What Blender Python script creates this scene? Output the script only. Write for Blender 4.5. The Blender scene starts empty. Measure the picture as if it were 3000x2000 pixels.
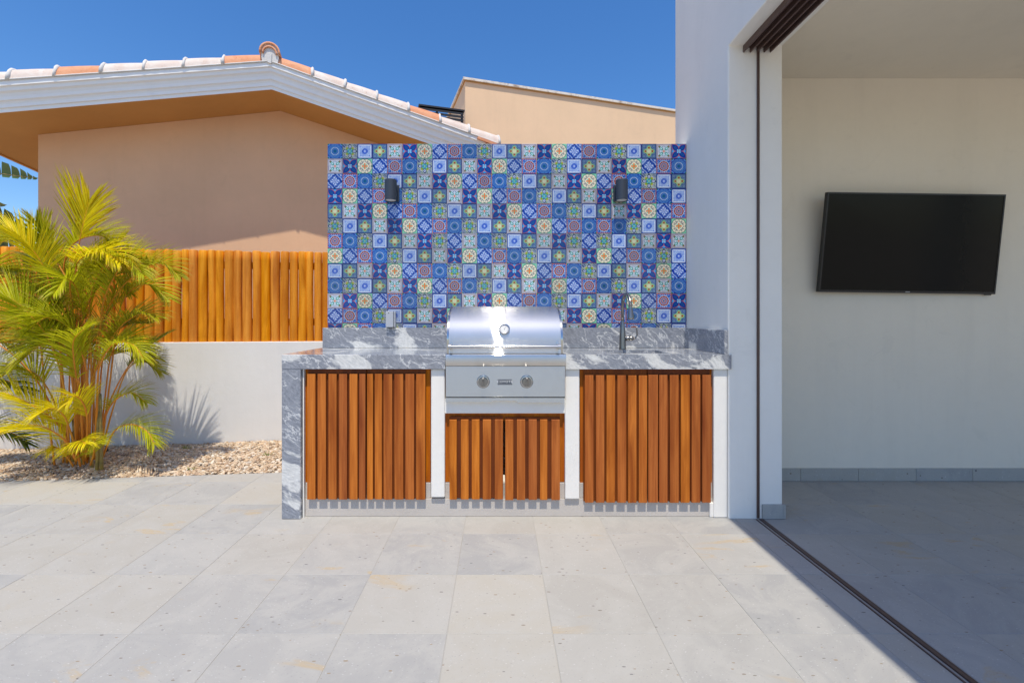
import bpy, bmesh, math, random
import numpy as np
from mathutils import Vector, Matrix
R = math.radians
random.seed(7); rng = np.random.default_rng(7)
scene = bpy.context.scene
COL = scene.collection

# ------------------------------------------------------------------ camera, light
F = 1341.0; CX = 1460.0; CY = 930.0; CH = 1.2      # measured: focal length and vanishing point in photo pixels, eye height
cd = bpy.data.cameras.new('camera'); cam = bpy.data.objects.new('camera', cd); COL.objects.link(cam)
cam.location = (0, 0, CH); cam.rotation_euler = (R(90), 0, 0)
cd.sensor_width = 36; cd.lens = 36*F/3000; cd.shift_x = (1500-CX)/3000; cd.shift_y = -(1000-CY)/3000
cd.clip_start = 0.05; cd.clip_end = 3000
scene.camera = cam
SUN_EL = 67.5
w = bpy.data.worlds.new('World'); scene.world = w; w.use_nodes = True
nt = w.node_tree; nt.nodes.clear()
sky = nt.nodes.new('ShaderNodeTexSky'); sky.sky_type = 'NISHITA'; sky.sun_disc = False
sky.sun_elevation = R(SUN_EL); sky.sun_rotation = R(180); sky.altitude = 0; sky.air_density = 1.0; sky.dust_density = 0.8; sky.ozone_density = 3.0
bg = nt.nodes.new('ShaderNodeBackground'); bg.inputs[1].default_value = 0.15
wo = nt.nodes.new('ShaderNodeOutputWorld')
hs_ = nt.nodes.new('ShaderNodeHueSaturation'); hs_.inputs['Saturation'].default_value = 1.30; hs_.inputs['Hue'].default_value = .505
nt.links.new(sky.outputs[0], hs_.inputs['Color']); nt.links.new(hs_.outputs[0], bg.inputs[0]); nt.links.new(bg.outputs[0], wo.inputs[0])
sl = bpy.data.lights.new('sun', 'SUN'); sl.energy = 3.4; sl.angle = R(0.55); sl.color = (1.0, 0.93, 0.80)
so = bpy.data.objects.new('sun', sl); COL.objects.link(so); so.rotation_euler = (R(90-SUN_EL), 0, 0); so.location = (0, -5, 12)
scene.view_settings.view_transform = 'Standard'; scene.view_settings.look = 'None'
scene.view_settings.gamma = 1; scene.view_settings.exposure = 0.33
scene.view_settings.use_curve_mapping = False

# ------------------------------------------------------------------ helpers
def P(px, py, d):            # a point of the place: measured image position and its distance in metres
    return Vector(((px-CX)/F*d, d, CH+(CY-py)/F*d))
def XZ(px, py, d):
    p = P(px, py, d); return p.x, p.z
def tag(o, label=None, cat=None, group=None, kind=None):
    if label: o['label'] = label
    if cat: o['category'] = cat
    if group: o['group'] = group
    if kind: o['kind'] = kind
    return o
def empty(name, loc=(0, 0, 0)):
    o = bpy.data.objects.new(name, None); COL.objects.link(o); o.location = loc; o.empty_display_size = 0.1
    return o
def link(name, me, parent=None, mat=None):
    if mat is not None and not me.materials: me.materials.append(mat)
    o = bpy.data.objects.new(name, me); COL.objects.link(o)
    if parent is not None:
        o.parent = parent
        q = parent; off = Vector((0, 0, 0))
        while q is not None: off += q.location; q = q.parent
        o.location = -off        # parts are written in world coordinates
    return o
class MB:
    def __init__(s): s.v = []; s.f = []; s.c = []
    def add(s, vs, fs, col=None):
        n = len(s.v); s.v += [tuple(v) for v in vs]; s.f += [tuple(i+n for i in f) for f in fs]
        if col is not None: s.c += [col]*len(vs)
    def box(s, x0, x1, y0, y1, z0, z1, b=0.0):
        if x1 < x0: x0, x1 = x1, x0
        bm = bmesh.new(); bmesh.ops.create_cube(bm, size=1)
        for v in bm.verts:
            v.co = Vector(((x0+x1)/2+v.co.x*(x1-x0), (y0+y1)/2+v.co.y*(y1-y0), (z0+z1)/2+v.co.z*(z1-z0)))
        if b: bmesh.ops.bevel(bm, geom=bm.edges[:], offset=b, segments=2 if b > .003 else 1, affect='EDGES', profile=.5)
        bm.verts.ensure_lookup_table()
        s.add([v.co.copy() for v in bm.verts], [[v.index for v in f.verts] for f in bm.faces]); bm.free()
        return s
    def prism(s, poly, axis, a0, a1):
        # poly: 2D points; axis 'x': (y,z) extruded in x; 'y': (x,z); 'z': (x,y)
        n = len(poly)
        def mk(p, a):
            return (a, p[0], p[1]) if axis == 'x' else ((p[0], a, p[1]) if axis == 'y' else (p[0], p[1], a))
        vs = [mk(p, a0) for p in poly]+[mk(p, a1) for p in poly]
        fs = [list(range(n))[::-1], list(range(n, 2*n))]+[[i, (i+1) % n, n+(i+1) % n, n+i] for i in range(n)]
        s.add(vs, fs); return s
    def tube(s, pts, rad, n=10, cap=True, col=None):
        pts = [Vector(p) for p in pts]
        if not hasattr(rad, '__len__'): rad = [rad]*len(pts)
        base = len(s.v); ref = Vector((0, 0, 1)); prev = None; vs = []; fs = []
        for i, p in enumerate(pts):
            t = (pts[min(i+1, len(pts)-1)]-pts[max(i-1, 0)]).normalized()
            if prev is None:
                a = t.cross(ref)
                if a.length < .05: a = t.cross(Vector((0, 1, 0)))
                a.normalize()
            else:
                a = (prev-t*prev.dot(t)).normalized()
            prev = a; b = t.cross(a)
            for k in range(n):
                q = 2*math.pi*k/n; vs.append(p+(a*math.cos(q)+b*math.sin(q))*rad[i])
        for i in range(len(pts)-1):
            for k in range(n):
                fs.append([i*n+k, i*n+(k+1) % n, (i+1)*n+(k+1) % n, (i+1)*n+k])
        if cap: fs.append(list(range(n))[::-1]); fs.append([(len(pts)-1)*n+k for k in range(n)])
        s.add(vs, fs, col); return s
    def lathe(s, prof, c, ax=(0, 0, 1), n=28):
        # prof: (radius, height) along ax from c
        ax = Vector(ax).normalized(); a = ax.orthogonal().normalized(); b = ax.cross(a); c = Vector(c)
        vs = []; fs = []
        for r, h in prof:
            for k in range(n):
                q = 2*math.pi*k/n; vs.append(c+ax*h+(a*math.cos(q)+b*math.sin(q))*max(r, 1e-5))
        for i in range(len(prof)-1):
            for k in range(n): fs.append([i*n+k, i*n+(k+1) % n, (i+1)*n+(k+1) % n, (i+1)*n+k])
        s.add(vs, fs); return s
    def mesh(s, name, mat=None, smooth=False):
        me = bpy.data.meshes.new(name); me.from_pydata(s.v, [], s.f)
        if s.c:
            at = me.color_attributes.new('tint', 'FLOAT_COLOR', 'POINT')
            at.data.foreach_set('color', np.array([list(c)+[1] if len(c) == 3 else c for c in s.c], dtype=np.float32).ravel())
        bm = bmesh.new(); bm.from_mesh(me); bmesh.ops.recalc_face_normals(bm, faces=bm.faces); bm.to_mesh(me); bm.free()
        if smooth: me.shade_smooth()
        if mat: me.materials.append(mat)
        return me
    def build(s, name, mat, parent=None, smooth=False, auto=None):
        me = s.mesh(name, mat, smooth)
        o = link(name, me, parent)
        if auto:
            me.shade_smooth(); m_ = o.modifiers.new('w', 'WEIGHTED_NORMAL') if False else None
            for e in me.edges: pass
            me.set_sharp_from_angle(angle=R(auto))
        return o

# ------------------------------------------------------------------ material helpers
def nmat(name):
    m = bpy.data.materials.new(name); m.use_nodes = True; t = m.node_tree; t.nodes.clear()
    return m, t
class N:
    def __init__(s, t): s.t = t
    def n(s, typ, **kw):
        x = s.t.nodes.new('ShaderNode'+typ)
        ins = kw.pop('ins', {})
        for k, v in kw.items(): setattr(x, k, v)
        for k, v in ins.items(): s.set(x, k, v)
        return x
    def set(s, x, k, v):
        sock = x.inputs[k]
        if isinstance(v, bpy.types.NodeSocket): s.t.links.new(v, sock)
        elif isinstance(v, bpy.types.Node): s.t.links.new(v.outputs[0], sock)
        else:
            if sock.type == 'RGBA' and hasattr(v, '__len__') and len(v) == 3: v = (*v, 1)
            sock.default_value = v
    def coord(s, kind='Object', scale=(1, 1, 1), rot=(0, 0, 0), loc=None):
        tc = s.n('TexCoord'); mp = s.n('Mapping', ins={0: tc.outputs[kind]})
        mp.inputs['Scale'].default_value = scale; mp.inputs['Rotation'].default_value = rot
        if loc is not None:
            if isinstance(loc, bpy.types.NodeSocket): s.t.links.new(loc, mp.inputs['Location'])
            else: mp.inputs['Location'].default_value = loc
        return mp.outputs[0]
    def noise(s, vec, scale, detail=4, rough=.55, dist=0.0, out='Fac'):
        x = s.n('TexNoise', ins={'Vector': vec, 'Scale': scale, 'Detail': detail, 'Roughness': rough, 'Distortion': dist})
        return x.outputs[out]
    def ramp(s, fac, stops, interp='LINEAR'):
        x = s.n('ValToRGB', ins={0: fac}); cr = x.color_ramp; cr.interpolation = interp
        while len(cr.elements) < len(stops): cr.elements.new(.5)
        for e, (p, c) in zip(cr.elements, stops):
            e.position = p
            if not hasattr(c, '__len__'): c = (c, c, c)
            e.color = (*c, 1) if len(c) == 3 else c
        return x.outputs[0]
    def mix(s, fac, a, b, mode='MIX'):
        x = s.n('Mix', data_type='RGBA', blend_type=mode)
        s.set(x, 0, fac); s.set(x, 6, a); s.set(x, 7, b)
        return x.outputs[2]
    def math(s, op, a, b=0.0, c=0.0, clamp=False):
        x = s.n('Math', operation=op, use_clamp=clamp); s.set(x, 0, a); s.set(x, 1, b); s.set(x, 2, c); return x.outputs[0]
    def bump(s, h, strength=.3, dist=.01, normal=None):
        x = s.n('Bump', ins={'Height': h, 'Strength': strength, 'Distance': dist})
        if normal is not None: s.set(x, 'Normal', normal)
        return x.outputs[0]
    def out(s, sh): o = s.n('OutputMaterial'); s.t.links.new(sh if isinstance(sh, bpy.types.NodeSocket) else sh.outputs[0], o.inputs[0])
    def pr(s, col, rough=.6, metal=0.0, normal=None, **kw):
        x = s.n('BsdfPrincipled', ins={'Base Color': col, 'Roughness': rough, 'Metallic': metal})
        if normal is not None: s.set(x, 'Normal', normal)
        for k, v in kw.items(): s.set(x, k.replace('_', ' '), v)
        return x.outputs[0]
    def rand(s): return s.n('ObjectInfo').outputs['Random']

def plaster(name, col, var=.06, bump=.35, scale=1.0, warm=None):
    m, t = nmat(name); n = N(t)
    v = n.coord('Object')
    big = n.noise(v, 1.3*scale, 5, .6); sm = n.noise(v, 160, 3, .7); mid = n.noise(v, 14, 4, .6)
    c = n.mix(n.ramp(big, [(.3, 0.), (.75, 1.)]), tuple(x*(1-var) for x in col), tuple(min(1, x*(1+var*.4)) for x in col))
    c = n.mix(n.math('MULTIPLY', n.ramp(mid, [(.45, 0), (.8, 1)]), .10), c, tuple(x*.8 for x in col))
    sv = n.coord('Object', scale=(5, 5, .5)); stv = n.noise(sv, 1.0, 5, .65, .3)
    c = n.mix(n.math('MULTIPLY', n.ramp(stv, [(.5, 0), (.8, 1)]), .16), c, tuple(x*.72 for x in col))
    c = n.mix(n.math('MULTIPLY', n.ramp(n.noise(v, 3.7, 6, .75, 1.0), [(.60, 0), (.66, 1)]), .07), c, tuple(x*.55 for x in col))
    h = n.math('ADD', n.math('MULTIPLY', sm, .5), n.math('MULTIPLY', mid, .6))
    n.out(n.pr(c, .85, 0, n.bump(h, bump, .006), **{'Specular IOR Level': .25}))
    return m
def plain(name, col, rough=.5, metal=0.0, **kw):
    m, t = nmat(name); n = N(t)
    v = n.coord('Object'); a = n.noise(v, 25, 4)
    c = n.mix(n.math('MULTIPLY', a, .25), col, tuple(x*.75 for x in col))
    r = n.math('ADD', rough-.05, n.math('MULTIPLY', a, .1))
    n.out(n.pr(c, r, metal, **kw)); return m

M = {}
M['white'] = plaster('white_render', (.81, .775, .72), .05, .45)
M['villa'] = plaster('villa_render', (.86, .83, .77), .04, .4)
M['room'] = plaster('room_render', (.80, .73, .61), .04, .3)
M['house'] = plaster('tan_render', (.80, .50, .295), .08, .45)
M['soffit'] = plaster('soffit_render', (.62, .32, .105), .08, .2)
M['house2'] = plaster('peach_render', (.84, .585, .37), .06, .45)
M['garden'] = plaster('garden_wall_render', (.74, .725, .70), .05, .45)
M['mould'] = plaster('moulding_paint', (.88, .87, .85), .03, .15)
M['plinth'] = plaster('stained_cement', (.55, .50, .45), .15, .6)
M['mortar'] = plaster('mortar', (.72, .69, .65), .15, .6)
M['dark_metal'] = plain('brown_anodised_metal', (.105, .062, .05), .42, .2)
M['black'] = plain('black_plastic', (.012, .012, .013), .35)
M['lampgrey'] = plain('slate_powder_coat', (.028, .038, .058), .45)
M['boxgrey'] = plain('grey_painted_box', (.42, .44, .48), .4)
M['blackslat'] = plain('black_louvre', (.012, .012, .014), .5)

def steel(name, base=(.62, .62, .62), rough=.27, aniso=.75, streak=(1, 60, 60), bmp=.02):
    m, t = nmat(name); n = N(t)
    v = n.coord('Object', scale=streak); a = n.noise(v, 18, 3, .7)
    v2 = n.coord('Object'); s = n.noise(v2, 3.5, 3, .6, .8)
    r = n.math('ADD', rough-.06, n.math('ADD', n.math('MULTIPLY', a, .06), n.math('MULTIPLY', n.ramp(s, [(.4, 0), (.7, 1)]), .04)))
    c = n.mix(n.math('MULTIPLY', a, .3), base, tuple(x*.8 for x in base))
    tv = n.n('CombineXYZ', ins={0: 1.0, 1: 0.0, 2: 0.0})
    n.out(n.pr(c, r, 1.0, (n.bump(a, bmp, .001) if bmp else None), Anisotropic=aniso, Tangent=tv.outputs[0], Anisotropic_Rotation=.25))
    return m
M['steel'] = steel('brushed_steel', (.56, .56, .56), .18, 1.0, (60, 1, 1), 0)
M['steel_lid'] = steel('brushed_lid_steel', (.62, .62, .62), .15, 1.0, (60, 1, 1), 0)
M['steel2'] = steel('polished_steel', (.50, .50, .51), .18, .2)
M['nickel'] = steel('brushed_nickel', (.30, .285, .27), .3, .1)

def brushed(name, col, r1=.187, an=.9, r2=.5, mixf=.16):
    # brushed sheet: a long narrow lobe across the grain plus a little haze and smudging
    m, t = nmat(name); n = N(t); v2 = n.coord('Object'); s_ = n.noise(v2, 5.0, 4, .65, 1.2); gr = n.noise(n.coord('Object', scale=(3, 260, 260)), 1.0, 3, .7)
    tv = n.n('CombineXYZ', ins={0: 1.0, 1: 0.0, 2: 0.0}); c = n.mix(n.math('MULTIPLY', gr, .35), col, tuple(x*.78 for x in col)); c = n.mix(n.math('MULTIPLY', n.ramp(s_, [(.45, 0), (.65, 1)]), .12), c, tuple(x*.7 for x in col))
    a_ = n.n('BsdfAnisotropic', distribution='BECKMANN', ins={'Color': c, 'Roughness': r1, 'Anisotropy': an, 'Rotation': 0.0, 'Tangent': tv.outputs[0]})
    b_ = n.n('BsdfAnisotropic', distribution='GGX', ins={'Color': c, 'Roughness': n.math('ADD', r2, n.math('MULTIPLY', s_, .1)), 'Anisotropy': 0.0})
    mx_ = n.n('MixShader', ins={0: n.math('ADD', mixf-.05, n.math('MULTIPLY', s_, .12)), 1: a_.outputs[0], 2: b_.outputs[0]}); n.out(mx_.outputs[0]); return m
M['steel'] = brushed('brushed_steel', (.64, .635, .62), .17, .875); M['steel_lid'] = brushed('brushed_lid_steel', (.70, .70, .70))
def wood(name, c1, c2, c3, grain=(60, 60, 2.2), rough=.5, var=.35):
    m, t = nmat(name); n = N(t); rd = n.rand()
    off = n.n('CombineXYZ', ins={0: n.math('MULTIPLY', rd, 37.), 1: n.math('MULTIPLY', rd, 11.), 2: n.math('MULTIPLY', rd, 5.)})
    v = n.coord('Object', scale=grain, loc=off.outputs[0])
    g = n.noise(v, 1.0, 5, .65, .6)
    v2 = n.coord('Object', scale=(12, 12, 1.3), loc=off.outputs[0]); b = n.noise(v2, 1.0, 3, .6, .5)
    c = n.mix(n.ramp(g, [(.38, 0), (.62, 1)]), c1, c2)
    c = n.mix(n.ramp(b, [(.42, 0), (.72, 1)]), c, c3)
    hs = n.n('HueSaturation', ins={'Hue': n.math('ADD', .497, n.math('MULTIPLY', rd, .008)), 'Saturation': n.math('ADD', 1.0, n.math('MULTIPLY', rd, .04)),
                                   'Value': n.math('ADD', 1-var/2, n.math('MULTIPLY', rd, var)), 'Color': c})
    n.out(n.pr(hs.outputs[0], rough, 0, n.bump(g, .12, .002), **{'Specular IOR Level': .18}))
    return m
M['slat'] = wood('oiled_hardwood_slat', (.40, .108, .022), (.54, .170, .038), (.25, .058, .012), (70, 70, 1.8), .5, .42)
M['frame'] = wood('red_stained_hardwood', (.42, .105, .012), (.58, .17, .012), (.32, .07, .010))
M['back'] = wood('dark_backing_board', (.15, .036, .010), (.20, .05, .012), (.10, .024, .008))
M['pole'] = wood('varnished_pole', (.68, .245, .026), (.80, .33, .045), (.44, .13, .012), (40, 40, 1.8), .5, .2)

# stone paving
def paving(name):
    m, t = nmat(name); n = N(t); rd = n.rand()
    off = n.n('CombineXYZ', ins={0: n.math('MULTIPLY', rd, 91.), 1: n.math('MULTIPLY', rd, 47.), 2: 0.0})
    v = n.coord('Object', loc=off.outputs[0])
    base = n.ramp(rd, [(0, (.385, .39, .392)), (.2, (.445, .43, .395)), (.4, (.42, .422, .418)), (.58, (.475, .453, .405)), (.76, (.365, .371, .378)), (1, (.435, .432, .42))])
    cl = n.noise(v, 4.2, 7, .72, .9)
    base = n.mix(1.0, base, (.90, .875, .83), 'MULTIPLY')
    c = n.mix(n.math('MULTIPLY', n.ramp(cl, [(.42, 0), (.60, 1)]), .62), base, (.435, .42, .385))
    fine = n.noise(v, 170, 3, .75)
    c = n.mix(n.math('MULTIPLY', n.ramp(fine, [(.35, 0), (.75, 1)]), .22), c, (.30, .31, .33))
    # ochre veins
    vv = n.coord('Object', scale=(1.6, 5.5, 1), rot=(0, 0, R(18)), loc=off.outputs[0])
    och = n.noise(vv, 1.1, 5, .6, 1.4); band = n.ramp(och, [(.60, 0), (.66, 1), (.74, 0)])
    sel = n.ramp(n.noise(v, 1.6, 2, .5), [(.50, 0), (.62, 1)])
    c = n.mix(n.math('MULTIPLY', n.math('MULTIPLY', band, sel), .55), c, (.46, .33, .16))
    # dark pits and clasts
    v3 = n.coord('Object', scale=(1, 2.6, 1), rot=(0, 0, R(14)), loc=off.outputs[0])
    vo = n.n('TexVoronoi', ins={'Vector': v3, 'Scale': 26.0, 'Randomness': 1.0})
    vo2 = n.n('TexVoronoi', ins={'Vector': v3, 'Scale': 26.0, 'Randomness': 1.0})
    sz = n.math('MULTIPLY', n.ramp(n.n('SeparateColor', ins={0: vo.outputs['Color']}).outputs[0], [(.74, 0), (1, 1)]), .24)
    jag = n.math('ADD', vo.outputs['Distance'], n.math('MULTIPLY', n.noise(v, 90, 3), .10))
    pit = n.math('LESS_THAN', n.math('SUBTRACT', jag, .05), sz)
    pc = n.mix(n.n('SeparateColor', ins={0: vo.outputs['Color']}).outputs[1], (.13, .135, .15), (.30, .22, .13))
    c = n.mix(n.math('MULTIPLY', pit, .88), c, pc)
    v4 = n.n('TexVoronoi', ins={'Vector': v3, 'Scale': 85.0})
    sp = n.math('LESS_THAN', v4.outputs['Distance'], n.math('MULTIPLY', n.ramp(n.n('SeparateColor', ins={0: v4.outputs['Color']}).outputs[0], [(.7, 0), (1, 1)]), .30))
    c = n.mix(n.math('MULTIPLY', sp, .45), c, (.2, .2, .21))
    sp2 = n.math('LESS_THAN', v4.outputs['Distance'], n.math('MULTIPLY', n.ramp(n.n('SeparateColor', ins={0: v4.outputs['Color']}).outputs[1], [(.8, 0), (1, 1)]), .30))
    c = n.mix(n.math('MULTIPLY', sp2, .5), c, (.66, .66, .66))
    h = n.math('SUBTRACT', n.math('MULTIPLY', fine, .4), n.math('MULTIPLY', pit, .8))
    n.out(n.pr(c, .72, 0, n.bump(h, .25, .003), **{'Specular IOR Level': .3}))
    return m
M['pave'] = paving('cantera_stone')
M['grout'] = plaster('grout', (.40, .385, .35), .1, .3)

# granite
def granite():
    m, t = nmat('grey_veined_granite'); n = N(t)
    v0 = n.coord('Object')
    wv = n.n('TexNoise', ins={'Vector': v0, 'Scale': 3.0, 'Detail': 4.0}).outputs['Color']
    wadd = n.n('VectorMath', operation='MULTIPLY_ADD', ins={0: wv, 1: (.16, .16, .16), 2: v0}).outputs[0]
    mp = n.n('Mapping', vector_type='TEXTURE', ins={0: wadd}); mp.inputs['Rotation'].default_value = (R(12), R(36), R(-24)); mp.inputs['Scale'].default_value = (1.0, .55, .36)
    s = mp.outputs[0]
    patch = n.noise(s, 1.7, 6, .55, .3)
    vein = n.noise(s, 3.2, 6, .6, .4)
    streak = n.n('Mapping', vector_type='TEXTURE', ins={0: wadd}); streak.inputs['Rotation'].default_value = (R(12), R(36), R(-24)); streak.inputs['Scale'].default_value = (.08, .04, .018)
    st = n.noise(streak.outputs[0], 2.2, 5, .75, .4)
    fine = n.noise(v0, 330, 2, .8)
    c = n.ramp(st, [(.28, (.12, .13, .16)), (.5, (.22, .235, .27)), (.72, (.38, .39, .42))])
    c = n.mix(n.math('MULTIPLY', n.ramp(fine, [(.4, 0), (.7, 1)]), .3), c, (.42, .44, .48))
    pm = n.ramp(patch, [(.56, 0), (.59, 1)])
    pw = n.ramp(st, [(.3, (.42, .43, .43)), (.6, (.70, .69, .66))])
    c = n.mix(pm, c, pw)
    vm = n.ramp(vein, [(.486, 0), (.50, 1), (.514, 0)])
    c = n.mix(n.math('MULTIPLY', vm, .85), c, (.70, .70, .69))
    edge = n.ramp(patch, [(.55, 0), (.565, 1), (.58, 0)])
    bl = n.math('MULTIPLY', n.ramp(n.noise(v0, 38, 4, .7), [(.60, 0), (.66, 1)]), n.math('MULTIPLY', edge, .95))
    bl2 = n.math('MULTIPLY', n.ramp(n.noise(v0, 60, 3, .7), [(.68, 0), (.73, 1)]), .7)
    c = n.mix(n.math('MAXIMUM', bl, bl2), c, (.03, .035, .045))
    n.out(n.pr(c, .12, 0, None, **{'Specular IOR Level': .5}))
    return m
M['granite'] = granite()

# ------------------------------------------------------------------ large setting: ground, patio, room floor
g = MB(); g.add([(-60, -40, -.06), (60, -40, -.06), (60, 90, -.06), (-60, 90, -.06)], [(0, 1, 2, 3)])
m, t = nmat('dry_earth'); n = N(t); v = n.coord('Object')
n.out(n.pr(n.ramp(n.noise(v, 1.5, 8, .65), [(.3, (.34, .28, .20)), (.7, (.46, .39, .29))]), .95, 0, n.bump(n.noise(v, 20, 5), .4, .02)))
tag(g.build('ground', m), kind='structure')

EDGE = lambda x: 3.552+.1014*(x+1.682)             # rear edge of the patio
WALLY = lambda x: 4.47+.1295*(x+2.117)             # front face of the garden wall
PX0, PY0, TS = -.195, 1.740, .4015                 # paving grid
XV = 1.557                                         # line of the threshold track
slab = MB(); slab.prism([(-9, -3.9), (XV, -3.9), (XV, 3.34), (-1.25, 3.34), (-1.25, EDGE(-1.25)-.004), (-9, EDGE(-9)-.004)], 'z', -.09, -.0016)
patio = slab.build('patio', M['grout']); tag(patio, kind='structure')
fl = MB(); fl.prism([(XV, -3.9), (7.0, -3.9), (7.0, 3.40), (XV, 3.40)], 'z', -.09, -.0016)
rfloor = fl.build('room_floor', M['grout']); tag(rfloor, kind='structure')
def clip(poly, fn):
    out = []
    for i in range(len(poly)):
        a, b = poly[i], poly[(i+1) % len(poly)]; fa, fb = fn(a), fn(b)
        if fa >= 0: out.append(a)
        if fa*fb < 0:
            q = fa/(fa-fb); out.append((a[0]+(b[0]-a[0])*q, a[1]+(b[1]-a[1])*q))
    return out
def paver(poly, parent, gap=.0011):
    cx = sum(p[0] for p in poly)/len(poly); cy = sum(p[1] for p in poly)/len(poly)
    dz = random.uniform(-.0004, .0004)
    def ins(p, k):
        dx, dy = p[0]-cx, p[1]-cy
        return (p[0]-math.copysign(min(k, abs(dx)), dx), p[1]-math.copysign(min(k, abs(dy)), dy))
    a = [ins(p, gap) for p in poly]; b = [ins(p, gap+.0012) for p in poly]; k = len(a)
    vs = [(x, y, -.05) for x, y in a]+[(x, y, -.0013+dz) for x, y in a]+[(x, y, dz) for x, y in b]
    fs = [list(range(2*k, 3*k))]+[[i, (i+1) % k, k+(i+1) % k, k+i] for i in range(k)]+[[k+i, k+(i+1) % k, 2*k+(i+1) % k, 2*k+i] for i in range(k)]
    m_ = MB(); m_.add(vs, fs)
    m_.build('paver', M['pave'], parent)
def rows(x0, x1, y0, y1, parent, edge=None, drop=None):
    i0 = math.floor((x0-PX0)/TS); i1 = math.ceil((x1-PX0)/TS); j0 = math.floor((y0-PY0)/TS); j1 = math.ceil((y1-PY0)/TS)
    for i in range(i0, i1):
        for j in range(j0, j1):
            ax, ay = PX0+i*TS, PY0+j*TS
            poly = [(ax, ay), (ax+TS, ay), (ax+TS, ay+TS), (ax, ay+TS)]
            poly = clip(clip(poly, lambda p: p[0]-x0), lambda p: x1-p[0])
            poly = clip(clip(poly, lambda p: p[1]-y0), lambda p: y1-p[1])
            if edge and len(poly) > 2: poly = clip(poly, lambda p: edge(p[0])-p[1])
            if drop and drop(ax+TS/2, ay+TS/2): continue
            if len(poly) < 3: continue
            A = abs(sum(poly[q][0]*poly[(q+1) % len(poly)][1]-poly[(q+1) % len(poly)][0]*poly[q][1] for q in range(len(poly))))/2
            if A > .0006: paver(poly, parent)
rows(-5.6, XV-.026, .55, 3.74, patio, EDGE, lambda x, y: (x > -1.2 and y > 2.95) or (x < -3.4 and y < 1.2))
rows(XV+.026, 6.0, .55, 3.37, rfloor)

# gravel bed
bed = MB(); xs = np.linspace(-9, -1.0, 60)
vs = []; fs = []
for i, x in enumerate(xs):
    for j in range(6):
        q = j/5; y = EDGE(x)*(1-q)+(WALLY(x)+.02)*q; vs.append((x, y, -.012+.022*math.sin(q*math.pi)+.004*math.sin(x*5+j)))
for i in range(59):
    for j in range(5): fs.append([i*6+j, (i+1)*6+j, (i+1)*6+j+1, i*6+j+1])
bed.add(vs, fs)
m, t = nmat('sandy_bed'); n = N(t); v = n.coord('Object')
n.out(n.pr(n.ramp(n.noise(v, 60, 5, .7), [(.3, (.22, .15, .10)), (.7, (.50, .39, .28))]), .95, 0, n.bump(n.noise(v, 60, 4), .6, .01)))
tag(bed.build('gravel_bed', m), kind='structure')
ico = bmesh.new(); bmesh.ops.create_icosphere(ico, subdivisions=1, radius=1)
IV = np.array([v.co[:] for v in ico.verts]); IF = np.array([[v.index for v in f.verts] for f in ico.faces]); ico.free()
NS = 26000
sx = rng.uniform(-5.6, -1.2, NS); q = rng.uniform(0, 1, NS)
sy = (3.552+.1014*(sx+1.682)+.006)*(1-q)+(4.47+.1295*(sx+2.117)-.008)*q
sz = -.008+.022*np.sin(q*np.pi)+rng.uniform(-.003, .011, NS)+.004*np.sin(sx*5)
size = rng.gamma(6, 1/6., NS)*.0080+.0024
sc = np.stack([size*rng.uniform(.8, 1.5, NS), size*rng.uniform(.8, 1.4, NS), size*rng.uniform(.45, .8, NS)], 1)
ang = rng.uniform(0, 6.283, NS)
V = IV[None]*rng.uniform(.72, 1.2, (NS, 12, 1))*sc[:, None, :]
tl = rng.normal(0, .35, NS); V2 = V.copy(); V2[..., 2] = V[..., 2]*np.cos(tl)[:, None]+V[..., 0]*np.sin(tl)[:, None]; V2[..., 0] = V[..., 0]*np.cos(tl)[:, None]-V[..., 2]*np.sin(tl)[:, None]; V = V2
ca, sa = np.cos(ang)[:, None], np.sin(ang)[:, None]
W = np.stack([V[..., 0]*ca-V[..., 1]*sa+sx[:, None], V[..., 0]*sa+V[..., 1]*ca+sy[:, None], V[..., 2]+sz[:, None]], -1).reshape(-1, 3)
FF = (IF[None]+(np.arange(NS)*12)[:, None, None]).reshape(-1, 3)
pal = np.array([(.56, .40, .25), (.62, .48, .32), (.68, .56, .41), (.74, .66, .54), (.46, .30, .17), (.36, .24, .15), (.58, .42, .29), (.32, .26, .21)])
ci = rng.choice(8, NS, p=[.21, .22, .17, .12, .10, .06, .08, .04]); cc = pal[ci]*rng.uniform(.8, 1.12, (NS, 1))
me = bpy.data.meshes.new('gravel'); me.from_pydata(W.tolist(), [], FF.tolist())
at = me.color_attributes.new('tint', 'FLOAT_COLOR', 'POINT')
at.data.foreach_set('color', np.concatenate([np.repeat(cc, 12, 0), np.ones((NS*12, 1))], 1).astype(np.float32).ravel())
m, t = nmat('gravel_stone'); n = N(t); a = n.n('Attribute', attribute_name='tint'); v = n.coord('Object')
n.out(n.pr(n.mix(n.math('MULTIPLY', n.noise(v, 180, 3), .35), a.outputs['Color'], (.35, .26, .19)), .8))
me.materials.append(m)
tag(link('gravel', me), 'loose tan and cream gravel between the patio edge and the white garden wall', 'gravel', kind='stuff')

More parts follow.
